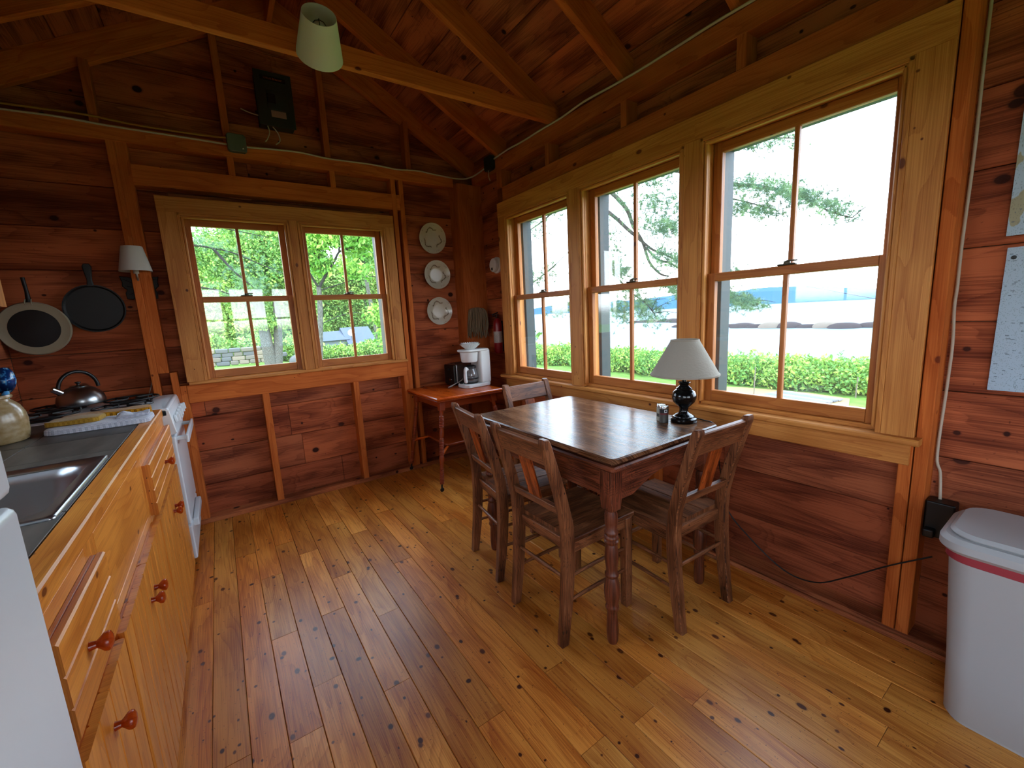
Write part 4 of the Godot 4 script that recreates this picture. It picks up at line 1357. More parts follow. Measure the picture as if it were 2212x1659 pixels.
func leaf_cluster(count: int, spread: float, size: float) -> ArrayMesh:
	var m := Mb.new()
	for k in count:
		var p := Vector3(rng.randfn(), rng.randfn() * 0.7, rng.randfn()) * spread * 0.5
		var b := Basis(Vector3(rng.randf_range(-1, 1), rng.randf_range(-1, 1), rng.randf_range(-1, 1)).normalized(), rng.randf() * TAU)
		var s := size * rng.randf_range(0.7, 1.3)
		var a := p + b * Vector3(0, 0, -s)
		var c := p + b * Vector3(0, 0, s)
		var l := p + b * Vector3(-s * 0.55, s * 0.16, 0)
		var r := p + b * Vector3(s * 0.55, s * 0.16, 0)
		m.face([a, l, c], [Vector2.ZERO, Vector2.ZERO, Vector2.ZERO])
		m.face([a, c, r], [Vector2.ZERO, Vector2.ZERO, Vector2.ZERO])
	return m.mesh()

func needle_tuft(count: int, ln: float) -> ArrayMesh:
	var m := Mb.new()
	for k in count:
		var d := Vector3(rng.randfn(), rng.randfn() * 0.8 + 0.25, rng.randfn()).normalized()
		var w := d.cross(Vector3(rng.randfn(), rng.randfn(), rng.randfn())).normalized() * 0.0022
		m.face([w, -w, d * ln * rng.randf_range(0.6, 1.0)], [Vector2.ZERO, Vector2.ZERO, Vector2.ZERO])
	return m.mesh()

func branch(pts: Array, r0: float, r1: float, sides := 7) -> ArrayMesh:
	var c := curve(pts, 4)
	var rr := []
	for k in c.size():
		rr.append(lerpf(r0, r1, float(k) / (c.size() - 1)))
	return tube(c, rr, sides)

# a crown of leaves filling ellipsoids; blobs: [centre, radii, count]
func crown(parent: Node, called: String, mesh: Mesh, m: Material, blobs: Array, c0: Color, c1: Color, s0: float, s1: float) -> void:
	var list := []
	var cols := []
	for b in blobs:
		for k in int(b[2]):
			var d := Vector3(rng.randfn(), rng.randfn(), rng.randfn()).normalized() * pow(rng.randf(), 0.42)
			list.append(Transform3D(rbasis(rng.randf_range(s0, s1)), b[0] + d * b[1]))
			var t := rng.randf()
			cols.append(c0.lerp(c1, t * t))
	scatter(parent, called, mesh, m, list, cols)

func build_outdoors() -> void:
	var grass := mat("grass", Color(0.42, 0.56, 0.27), 0.95, 0.0, 0.2)
	var gt := NoiseTexture2D.new()
	var gf := FastNoiseLite.new()
	gf.seed = 31
	gf.frequency = 0.02
	gf.fractal_octaves = 5
	gt.noise = gf
	gt.width = 512
	gt.height = 512
	gt.seamless = true
	var gr := Gradient.new()
	gr.set_color(0, Color(0.72, 0.74, 0.66))
	gr.set_color(1, Color(1.0, 1.0, 0.92))
	gt.color_ramp = gr
	grass.albedo_texture = gt
	grass.uv1_triplanar = true
	grass.uv1_world_triplanar = true
	grass.uv1_scale = Vector3(0.35, 0.35, 0.35)
	var bark := mat("pine_bark", Color(0.34, 0.31, 0.29), 0.95, 0.0, 0.2)
	var bt := NoiseTexture2D.new()
	var bf := FastNoiseLite.new()
	bf.seed = 33
	bf.frequency = 0.04
	bf.fractal_octaves = 4
	bt.noise = bf
	bt.width = 256
	bt.height = 256
	bt.seamless = true
	var br := Gradient.new()
	br.set_color(0, Color(0.45, 0.43, 0.42))
	br.set_color(1, Color(1.0, 1.0, 1.0))
	bt.color_ramp = br
	bark.albedo_texture = bt
	bark.uv1_scale = Vector3(5, 1.6, 1)
	var bark2 := mat("maple_bark", Color(0.50, 0.49, 0.46), 0.95, 0.0, 0.2)
	bark2.albedo_texture = bt
	bark2.uv1_scale = Vector3(3, 0.8, 1)
	var twig := mat("twig_bark", Color(0.20, 0.19, 0.18), 0.95, 0.0, 0.2)
	var leaf := mat("leaf", Color.WHITE, 0.75, 0.0, 0.3)
	leaf.vertex_color_use_as_albedo = true
	leaf.backlight_enabled = true
	leaf.backlight = Color(0.35, 0.42, 0.22)
	var needle := mat("needle", Color.WHITE, 0.8, 0.0, 0.3)
	needle.vertex_color_use_as_albedo = true

	# ---- land
	var lawn := struct("lawn", "green lawn sloping down to the shore")
	var m := Mb.new()
	var xs := []
	var x := -70.0
	while x < 22.0:
		xs.append(x)
		x += 0.5 if x > 5.0 else (2.0 if x > -6.0 else 8.0)
	var zs := []
	var z := -110.0
	while z < 45.0:
		zs.append(z)
		z += 1.0 if z > -30.0 and z < 10.0 else 5.0
	for a in xs:
		for b in zs:
			var y := ground_y(a, b)
			var nn := Vector3(y - ground_y(a + 0.2, b), 0.2, y - ground_y(a, b + 0.2)).normalized()
			m.vert(Vector3(a, y, b), nn, Vector2(a, b))
	for a in xs.size() - 1:
		for b in zs.size() - 1:
			var q := a * zs.size() + b
			m.tri(q, q + 1, q + zs.size())
			m.tri(q + 1, q + zs.size() + 1, q + zs.size())
	part(lawn, "turf", m.mesh(), grass)
	# ---- sea
	var water := mat("sea_water", Color(0.20, 0.30, 0.34), 0.5, 0.0, 0.25)
	var sea := struct("water", "calm pale blue bay")
	var wp := PlaneMesh.new()
	wp.size = Vector2(2600, 3000)
	part(sea, "surface", wp, water, at(Vector3(1308, -8.0, -400)))
	# ---- far shore
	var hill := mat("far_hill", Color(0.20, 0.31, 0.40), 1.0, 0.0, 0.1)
	var fh := struct("far_shore", "low blue wooded hills across the bay")
	var hm := Mb.new()
	var hf := FastNoiseLite.new()
	hf.seed = 41
	hf.frequency = 0.0035
	var prev := []
	for k in 81:
		var zz := -1500.0 + k * 30.0
		var xx := 1080.0 + 90.0 * sin(k * 0.21)
		var hh := 26.0 + 16.0 * hf.get_noise_1d(zz) + 10.0 * smoothstep(-300.0, -500.0, zz)
		var ring := [Vector3(xx, -8.5, zz), Vector3(xx + 60, -8.0 + hh * 0.75, zz), Vector3(xx + 160, -8.0 + hh, zz), Vector3(xx + 400, -8.5, zz)]
		if k > 0:
			for j in 3:
				hm.face([prev[j], ring[j], ring[j + 1], prev[j + 1]], [Vector2.ZERO, Vector2.ZERO, Vector2.ZERO, Vector2.ZERO])
		prev = ring
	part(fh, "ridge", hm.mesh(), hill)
	# ---- islet of rocks
	var rock := mat("ledge_rock", Color(0.26, 0.235, 0.235), 0.95, 0.0, 0.2)
	var rock2 := mat("pale_rock", Color(0.44, 0.40, 0.36), 0.95, 0.0, 0.2)
	for q in [["long low rocky islet in the bay right of the lamp", Vector3(157, -8.0, -66), 40.0, 15], ["small rocky ledge in the bay seen behind the pine branches", Vector3(205, -8.0, -140), 30.0, 9]]:
		var isl := thing("rocky_islet", q[0], "islet", q[1], 0.0, "rocky islets in the bay")
		for k in q[3]:
			var u: float = (float(k) + 0.5) / q[3] * 2.0 - 1.0
			var rk := ball(Vector3(rng.randf_range(4, 7), rng.randf_range(1.0, 2.2) * (1.15 - 0.6 * absf(u)), q[2] / q[3] * rng.randf_range(1.1, 1.8)), 6, 9)
			part(isl, "rock", rk, rock if rng.randf() < 0.7 else rock2, at(Vector3(rng.randf_range(-3, 3) + u * 4.0, 0.0, u * q[2] * -1.0)))

	# ---- shoreline shrubs
	var sc := leaf_cluster(14, 0.22, 0.045)
	var k2 := 0
	var spots := [[8.9, -10.6, 1.0, 0.62], [8.9, -8.9, 1.0, 0.6], [8.85, -7.3, 1.0, 0.55], [8.8, -5.8, 0.95, 0.52], [8.75, -4.4, 0.95, 0.50], [8.75, -3.1, 0.95, 0.5], [8.8, -1.9, 0.95, 0.5], [8.85, -0.8, 0.95, 0.52], [9.0, 0.2, 0.9, 0.50], [9.35, 1.1, 0.9, 0.42], [9.5, 2.1, 0.9, 0.40]]
	var where := ["at the far left end of the hedge row", "second from the far left end of the hedge row", "third from the far left of the hedge row", "left of the big pine trunk", "just right of the big pine trunk", "seen left of the lamp shade", "seen just right of the lamp shade", "behind the garden stake", "beyond the grey garden bed", "right of the garden bed", "at the right end of the hedge row"]
	for s in spots:
		var sh := thing("shore_shrub", "bright green rounded shrub " + where[k2], "shrub", Vector3(s[0], ground_y(s[0], s[1]), s[1]), 0.0, "shrubs along the shore")
		crown(sh, "foliage", sc, leaf, [[Vector3(0, s[3] * 0.55, 0), Vector3(0.75, s[3] * 0.62, s[2] * 0.98), 900]], Color(0.10, 0.24, 0.05), Color(0.42, 0.58, 0.10), 0.7, 1.25)
		part(sh, "stem", branch([Vector3(0, 0, 0), Vector3(0.05, s[3] * 0.4, 0.02), Vector3(0.02, s[3] * 0.8, 0.1)], 0.03, 0.01), twig)
		k2 += 1
	# taller shrubs farther along, seen through the window in the corner
	for s in [[8.6, -13.5, 1.8, "tall green bush beyond the corner window"], [10.2, -17.5, 2.6, "broad leafy bush far behind the corner window"], [7.6, -16.5, 1.7, "dark green bush low behind the corner window"]]:
		var sh := thing("leafy_bush", s[3], "bush", Vector3(s[0], ground_y(s[0], s[1]), s[1]), 0.0, "bushes beyond the corner window")
		crown(sh, "foliage", sc, leaf, [[Vector3(0, s[2] * 0.5, 0), Vector3(1.5, s[2] * 0.55, 1.7), 2200]], Color(0.08, 0.20, 0.05), Color(0.30, 0.46, 0.10), 1.0, 1.6)
		part(sh, "stem", branch([Vector3(0, 0, 0), Vector3(0.1, s[2] * 0.4, 0.02), Vector3(0.02, s[2] * 0.8, 0.1)], 0.06, 0.02), twig)

	# ---- the big pine beside the house
	var pine := thing("pine_tree", "tall grey-barked pine with long drooping limbs outside the middle window", "tree", Vector3(6.45, -0.72, -4.46))
	var o := Vector3(6.45, -0.72, -4.46)
	part(pine, "trunk", branch([Vector3(0, -0.2, 0), Vector3(0, 1.6, 0.0), Vector3(0.0, 3.2, 0.01), Vector3(0.02, 4.7, 0.03), Vector3(0.1, 8.0, 0.1)], 0.135, 0.10, 12), bark)
	var X := 5.8
	var limbs := [
		[[Vector3(6.3, 4.15, -4.3), Vector3(X, 3.95, -3.72), Vector3(X, 3.42, -3.19), Vector3(X, 2.99, -2.99), Vector3(X, 2.64, -2.75), Vector3(X, 2.21, -2.58), Vector3(X, 1.94, -2.32), Vector3(X, 1.86, -2.10)], 0.055, 0.016],
		[[Vector3(6.35, 3.7, -4.35), Vector3(X, 3.46, -3.72), Vector3(X, 3.22, -3.42), Vector3(X, 2.98, -3.16), Vector3(X, 2.66, -2.77)], 0.045, 0.035],
		[[Vector3(X, 2.66, -2.77), Vector3(X, 2.44, -2.49), Vector3(X, 2.28, -2.15), Vector3(X - 0.1, 2.08, -1.75), Vector3(X - 0.2, 1.95, -1.45)], 0.03, 0.008],
		[[Vector3(X, 2.51, -2.66), Vector3(X, 2.23, -2.37), Vector3(X, 2.1, -2.04), Vector3(X, 1.88, -1.73), Vector3(X, 1.6, -1.3), Vector3(X, 1.35, -0.75), Vector3(X, 1.22, -0.32)], 0.026, 0.006],
		[[Vector3(6.35, 4.4, -4.3), Vector3(X, 4.1, -2.7), Vector3(X, 3.75, -1.75), Vector3(X, 3.36, -0.99), Vector3(X, 3.14, -0.39), Vector3(X, 2.95, 0.04), Vector3(X, 2.78, 0.31), Vector3(X, 2.54, 0.62), Vector3(X, 2.38, 0.92)], 0.05, 0.007],
		[[Vector3(X, 3.6, -1.5), Vector3(X, 3.2, -1.1), Vector3(X, 2.95, -0.6), Vector3(X, 2.72, -0.12)], 0.02, 0.006],
		[[Vector3(6.35, 2.9, -4.3), Vector3(X, 2.4, -3.75), Vector3(X, 1.74, -3.23), Vector3(X, 1.29, -2.6), Vector3(X, 0.99, -2.37)], 0.03, 0.007],
		[[Vector3(6.35, 5.0, -4.3), Vector3(X, 4.7, -3.0), Vector3(X, 4.3, -1.9), Vector3(X, 3.97, -1.0), Vector3(X, 3.84, -0.28), Vector3(X, 3.72, 0.10)], 0.04, 0.007],
		[[Vector3(6.4, 3.3, -4.5), Vector3(6.1, 2.9, -5.2), Vector3(5.9, 2.4, -6.0), Vector3(5.8, 2.1, -6.7)], 0.035, 0.008],
		[[Vector3(6.4, 4.3, -4.5), Vector3(6.1, 4.1, -5.4), Vector3(5.9, 3.7, -6.4), Vector3(5.8, 3.5, -7.2)], 0.04, 0.008],
		[[Vector3(6.4, 2.2, -4.5), Vector3(6.2, 1.7, -5.1), Vector3(6.0, 1.3, -5.7)], 0.025, 0.008]]
	for l in limbs:
		var pp := []
		for p in l[0]:
			pp.append(p - o)
		part(pine, "limb", branch(pp, l[1], l[2], 8), bark)
	var tuft := needle_tuft(34, 0.115)
	var list := []
	var cols := []
	# sprays: [from, to, spread along, thickness, tufts]
	for s in [[Vector3(X, 3.42, -3.0), Vector3(X, 3.2, -1.75), 0.42, 0.30, 420], [Vector3(X, 2.95, -2.6), Vector3(X, 2.7, -1.7), 0.40, 0.22, 420], [Vector3(X, 2.35, -2.35), Vector3(X, 2.0, -1.6), 0.40, 0.20, 380], [Vector3(X, 3.9, -2.9), Vector3(X, 3.8, -2.2), 0.4, 0.22, 200],
		[Vector3(X, 3.05, -3.55), Vector3(X, 2.1, -3.55), 0.18, 0.3, 200], [Vector3(X, 2.3, -3.6), Vector3(X, 1.9, -3.1), 0.22, 0.2, 220], [Vector3(X, 1.75, -3.3), Vector3(X, 1.0, -2.4), 0.30, 0.22, 420], [Vector3(X, 1.4, -3.6), Vector3(X, 1.0, -3.2), 0.24, 0.2, 180],
		[Vector3(X, 3.35, -1.0), Vector3(X, 2.85, 0.3), 0.36, 0.16, 420], [Vector3(X, 2.98, 0.0), Vector3(X, 2.42, 0.92), 0.24, 0.15, 320], [Vector3(X, 2.95, -1.0), Vector3(X, 2.62, 0.0), 0.26, 0.12, 230], [Vector3(X, 3.95, -1.0), Vector3(X, 3.7, 0.12), 0.22, 0.14, 190],
		[Vector3(X, 1.5, -1.15), Vector3(X, 1.18, -0.35), 0.24, 0.13, 330], [Vector3(X, 1.85, -1.05), Vector3(X, 1.78, -0.7), 0.2, 0.1, 90], [Vector3(X, 1.62, -1.9), Vector3(X, 1.35, -1.3), 0.24, 0.12, 150], [Vector3(X, 1.75, -2.3), Vector3(X, 1.5, -1.7), 0.24, 0.14, 200],
		[Vector3(5.9, 2.6, -5.6), Vector3(5.8, 2.0, -6.8), 0.42, 0.26, 380], [Vector3(6.0, 3.9, -5.8), Vector3(5.8, 3.4, -7.3), 0.45, 0.28, 400], [Vector3(6.1, 1.6, -5.3), Vector3(6.0, 1.2, -5.8), 0.3, 0.2, 180]]:
		for k in s[4]:
			var p: Vector3 = s[0].lerp(s[1], rng.randf())
			p += Vector3(rng.randfn() * s[2] * 0.8, rng.randfn() * s[3] * 0.55, rng.randfn() * s[2] * 0.45)
			list.append(Transform3D(rbasis(rng.randf_range(0.7, 1.2)), p - o))
			cols.append(Color(0.05, 0.11, 0.07).lerp(Color(0.20, 0.30, 0.13), pow(rng.randf(), 1.4)))
			if k % 6 == 0:
				list.append(Transform3D(rbasis(0.9), p - o + Vector3(0, 0.03, 0)))
				cols.append(Color(0.10, 0.16, 0.07))
	scatter(pine, "needles", tuft, needle, list, cols)
	# fine twigs joining the sprays
	var tw := []
	for l in limbs:
		for k in 7:
			var i0: int = rng.randi_range(1, l[0].size() - 2)
			var p: Vector3 = l[0][i0].lerp(l[0][i0 + 1], rng.randf()) - o
			var d := Vector3(rng.randfn() * 0.3, rng.randfn() * 0.16, rng.randf_range(-0.2, 0.55))
			tw.append([branch([p, p + d * 0.5 + Vector3(0, 0.03, 0), p + d], 0.008, 0.003, 5), Transform3D.IDENTITY])
	tag(part(pine, "twigs", join(tw), twig), "", "", "", "stuff")

	build_back_trees(bark2, twig, leaf, needle, tuft)
	build_yard()

func build_back_trees(bark2: Material, twig: Material, leaf: Material, needle: Material, tuft: Mesh) -> void:
	var small := leaf_cluster(16, 0.32, 0.07)
	var big := leaf_cluster(9, 0.20, 0.075)
	# twin-stemmed maple
	var t := thing("maple_tree", "twin-trunked grey maple beyond the left back window", "tree", Vector3(0.46, -1.25, -24.0))
	var o := t.position
	var f := 24.0 / 23.5
	part(t, "trunk", branch([Vector3(-0.05, -0.2, 0), Vector3(-0.15, 1.3, 0), Vector3(-0.22, 2.7, 0), Vector3(-0.28, 3.7, 0), Vector3(-0.42, 5.0, 0.1), Vector3(-0.4, 7.6, 0.4)], 0.36, 0.11, 11), bark2)
	part(t, "trunk", branch([Vector3(0.1, -0.2, 0.1), Vector3(0.32, 1.0, 0), Vector3(0.5, 2.6, 0), Vector3(0.60, 4.2, 0), Vector3(0.72, 6.2, 0.2), Vector3(0.9, 8.0, 0.4)], 0.28, 0.09, 11), bark2)
	for l in [[Vector3(-0.24, 3.1, 0), Vector3(-0.9, 4.4, 0.5), Vector3(-1.9, 5.4, 1.0)], [Vector3(0.55, 3.6, 0), Vector3(0.95, 4.5, 0.3), Vector3(1.9, 5.4, 0.8)], [Vector3(-0.35, 4.2, 0), Vector3(-0.1, 5.4, 0.5), Vector3(0.2, 6.6, 1.0)]]:
		part(t, "limb", branch(l, 0.07, 0.02), bark2)
	crown(t, "foliage", small, leaf, [[Vector3(0.2, 6.3, 0.2), Vector3(3.2, 1.9, 2.6), 2300], [Vector3(-1.2, 4.6, 0.2), Vector3(1.5, 0.8, 1.5), 420], [Vector3(1.5, 4.2, 0.2), Vector3(1.1, 1.0, 1.3), 380], [Vector3(-0.2, 2.75, 0.4), Vector3(0.7, 0.25, 0.6), 60]], Color(0.10, 0.24, 0.06), Color(0.42, 0.58, 0.13), 0.8, 1.3)
	# nearer maple with large leaves, right back window
	var u := thing("maple_tree", "slender maple with large bright leaves beyond the right back window", "tree", Vector3(0.32, -0.78, -9.5))
	o = u.position
	part(u, "trunk", branch([Vector3(0.0, -0.1, 0) , Vector3(0.02, 0.9, 0.05), Vector3(0.18, 2.3, 0.08), Vector3(0.22, 3.03, 0.1)], 0.085, 0.06, 10), bark2)
	for l in [[[Vector3(0.22, 3.0, 0.1), Vector3(0.06, 3.35, 0.1), Vector3(-0.1, 3.75, 0.1), Vector3(-0.3, 4.4, 0.2)], 0.035, 0.012], [[Vector3(0.22, 3.0, 0.1), Vector3(0.42, 3.35, 0.2), Vector3(0.68, 3.75, 0.3), Vector3(0.83, 3.97, 0.35), Vector3(1.19, 4.08, 0.45), Vector3(1.67, 4.36, 0.6)], 0.045, 0.012], [[Vector3(0.80, 3.95, 0.35), Vector3(0.86, 4.42, 0.42), Vector3(1.0, 4.9, 0.5)], 0.025, 0.01], [[Vector3(0.25, 2.95, 0.12), Vector3(0.8, 3.12, 0.2), Vector3(1.4, 3.28, 0.38), Vector3(1.9, 3.3, 0.4)], 0.016, 0.006], [[Vector3(0.12, 2.0, 0.06), Vector3(0.5, 2.18, 0.2), Vector3(0.95, 2.30, 0.3), Vector3(1.5, 2.25, 0.4)], 0.014, 0.005]]:
		part(u, "limb", branch(l[0], l[1], l[2]), twig)
	crown(u, "foliage", big, leaf, [[Vector3(1.35, 4.25, 0.5), Vector3(0.55, 0.35, 0.5), 130], [Vector3(0.45, 4.35, 0.3), Vector3(0.5, 0.35, 0.5), 110], [Vector3(0.0, 3.9, 0.2), Vector3(0.35, 0.4, 0.4), 80], [Vector3(0.35, 3.65, 0.2), Vector3(0.3, 0.25, 0.3), 50], [Vector3(1.15, 3.45, 0.3), Vector3(0.45, 0.2, 0.4), 45], [Vector3(1.7, 2.2, 0.4), Vector3(0.35, 0.3, 0.4), 60], [Vector3(1.9, 1.5, 0.4), Vector3(0.2, 0.35, 0.3), 40]], Color(0.12, 0.30, 0.05), Color(0.40, 0.62, 0.10), 0.7, 1.1)
	# leaning trunk at the right edge of that window
	var v := thing("leaning_tree", "thin dark leaning tree at the right edge of the back window", "tree", Vector3(2.85, -0.9, -12.0))
	part(v, "trunk", branch([Vector3(0.08, -0.1, 0), Vector3(0.0, 1.2, 0), Vector3(-0.12, 2.3, 0.03), Vector3(-0.25, 3.6, 0.05), Vector3(-0.3, 4.6, 0.1)], 0.09, 0.05, 9), bark2)
	part(v, "limb", branch([Vector3(-0.05, 2.0, 0), Vector3(-0.32, 2.6, 0.1), Vector3(-0.5, 3.1, 0.2)], 0.025, 0.01), twig)
	crown(v, "foliage", big, leaf, [[Vector3(-0.3, 4.6, 0.1), Vector3(0.8, 0.6, 0.7), 170], [Vector3(0.1, 1.3, 0.1), Vector3(0.3, 0.5, 0.3), 60]], Color(0.10, 0.25, 0.06), Color(0.34, 0.52, 0.12), 0.7, 1.1)
	# pine bough reaching in from the left
	var b := thing("pine_tree", "pine whose long bare boughs cross the left back window", "tree", Vector3(-5.6, -0.8, -10.5))
	part(b, "trunk", branch([Vector3(0, -0.2, 0), Vector3(0.05, 3.0, 0), Vector3(0.0, 7.0, 0)], 0.2, 0.12, 10), bark2)
	var list := []
	var cols := []
	for l in [[Vector3(0, 4.0, 0), Vector3(2.0, 4.35, 0), Vector3(3.46, 4.21, 0), Vector3(3.8, 4.17, 0), Vector3(4.3, 4.06, 0), Vector3(4.9, 3.78, 0), Vector3(5.45, 3.52, 0)], [Vector3(0, 2.8, 0), Vector3(2.0, 3.1, 0), Vector3(3.5, 3.15, 0), Vector3(4.3, 2.9, 0), Vector3(4.9, 2.75, 0)], [Vector3(0, 4.6, 0), Vector3(2.2, 4.75, 0), Vector3(3.6, 4.75, 0), Vector3(5.2, 4.5, 0)], [Vector3(3.9, 4.14, 0), Vector3(4.25, 3.6, 0.1), Vector3(4.6, 3.2, 0.2), Vector3(4.9, 2.95, 0.2)]]:
		part(b, "limb", branch(l, 0.04, 0.008), twig)
		for k in 120:
			var i0: int = rng.randi_range(1, l.size() - 2)
			var p: Vector3 = l[i0].lerp(l[i0 + 1], rng.randf())
			list.append(Transform3D(rbasis(rng.randf_range(0.8, 1.3)), p + Vector3(rng.randfn() * 0.2, 0.08 + rng.randfn() * 0.1, rng.randfn() * 0.3)))
			cols.append(Color(0.08, 0.17, 0.10).lerp(Color(0.22, 0.34, 0.16), rng.randf()))
	scatter(b, "needles", tuft, needle, list, cols)

	# ---- woods behind
	var dense := leaf_cluster(18, 0.75, 0.16)
	var woods := [
		[-14.0, -47, 10.5, "tall light green tree at the far left of the back window"],
		[-8.5, -52, 12.0, "broad yellow-green tree above the stone wall"],
		[-3.5, -50, 11.5, "leafy tree behind the left end of the stone wall"],
		[1.0, -54, 13.0, "tall leafy tree behind the twin maple"],
		[5.5, -58, 12.5, "leafy tree between the twin maple and the cottage"],
		[10.5, -66, 14.0, "tall tree standing behind the grey cottage roof"],
		[17.0, -64, 14.0, "dense tree right of the cottage"],
		[24.0, -58, 13.0, "dense tree far right of the cottage"],
		[30.0, -48, 13.0, "large tree towards the shore beyond the corner window"],
		[22.0, -36, 10.5, "green tree high behind the corner window"],
		[16.0, -27, 8.5, "light green tree filling the corner window"],
		[12.5, -20.5, 6.5, "near leafy tree in the corner window"]]
	var kk := 0
	for w in woods:
		var tr := thing("woodland_tree", w[3], "tree", Vector3(w[0], ground_y(w[0], w[1]) if w[0] < 9.0 else -2.2, w[1]), 0.0, "trees of the wood behind the cabin")
		var h: float = w[2]
		part(tr, "trunk", branch([Vector3(0, -1.0, 0), Vector3(0.1, h * 0.4, 0), Vector3(0, h * 0.8, 0.2)], h * 0.022, h * 0.008, 8), bark2)
		var hue := rng.randf()
		var c0 := Color(0.09, 0.22, 0.06).lerp(Color(0.14, 0.26, 0.05), hue)
		var c1 := Color(0.28, 0.46, 0.12).lerp(Color(0.46, 0.58, 0.11), hue)
		var n := 1500
		crown(tr, "foliage", dense, leaf, [[Vector3(0, h * 0.62, 0), Vector3(h * 0.33, h * 0.36, h * 0.30), n], [Vector3(-h * 0.15, h * 0.30, 0.4), Vector3(h * 0.26, h * 0.26, h * 0.2), n * 0.5], [Vector3(h * 0.16, h * 0.25, 0.8), Vector3(h * 0.24, h * 0.22, h * 0.2), n * 0.5]], c0, c1, 0.8, 1.5)
		kk += 1
	# undergrowth in front of the wood
	for w in [[-7.5, -42, 1.9, "yellow-green bush behind the left end of the stone wall"], [-3.2, -43, 2.2, "bright green bush above the stone wall"], [0.8, -43, 2.0, "green bush above the right part of the stone wall"], [4.6, -44, 2.2, "green bush right of the stone wall"], [8.0, -44.5, 1.1, "low yellow-green bush in front of the cottage"], [11.2, -41.0, 1.4, "green bush at the right side of the cottage"]]:
		var tr := thing("woodland_bush", w[3], "bush", Vector3(w[0], ground_y(w[0], w[1]) if w[0] < 9.0 else -2.4, w[1]), 0.0, "bushes at the edge of the wood")
		crown(tr, "foliage", dense, leaf, [[Vector3(0, w[2] * 0.5, 0), Vector3(2.3, w[2] * 0.6, 1.2), 520]], Color(0.12, 0.26, 0.06), Color(0.46, 0.60, 0.12), 0.5, 0.9)
		part(tr, "stem", branch([Vector3(0, -0.2, 0), Vector3(0.1, w[2] * 0.4, 0), Vector3(0, w[2] * 0.8, 0.1)], 0.08, 0.03), twig)
	# two young spruces
	var spr := needle_tuft(40, 0.3)
	for w in [[3.6, -36.0, 2.3, "young spruce beside the stone wall"], [3.55, -11.2, 1.25, "young spruce low at the right edge of the back window"]]:
		var tr := thing("young_spruce", w[3], "tree", Vector3(w[0], ground_y(w[0], w[1]), w[1]))
		part(tr, "trunk", branch([Vector3.ZERO, Vector3(0, w[2] * 0.5, 0), Vector3(0, w[2], 0)], 0.05, 0.01, 7), twig)
		var sl := []
		var cl := []
		for k in 520:
			var y := pow(rng.randf(), 1.3)
			var r: float = (1.0 - y) * w[2] * 0.36 * sqrt(rng.randf())
			var a := rng.randf() * TAU
			var step := snappedf(y, 0.1) * 0.6 + y * 0.4
			sl.append(Transform3D(rbasis(w[2] * rng.randf_range(0.25, 0.5)), Vector3(cos(a) * r, step * w[2] - r * 0.2 + 0.1, sin(a) * r)))
			cl.append(Color(0.06, 0.14, 0.08).lerp(Color(0.20, 0.32, 0.14), rng.randf()))
		scatter(tr, "needles", spr, needle, sl, cl)

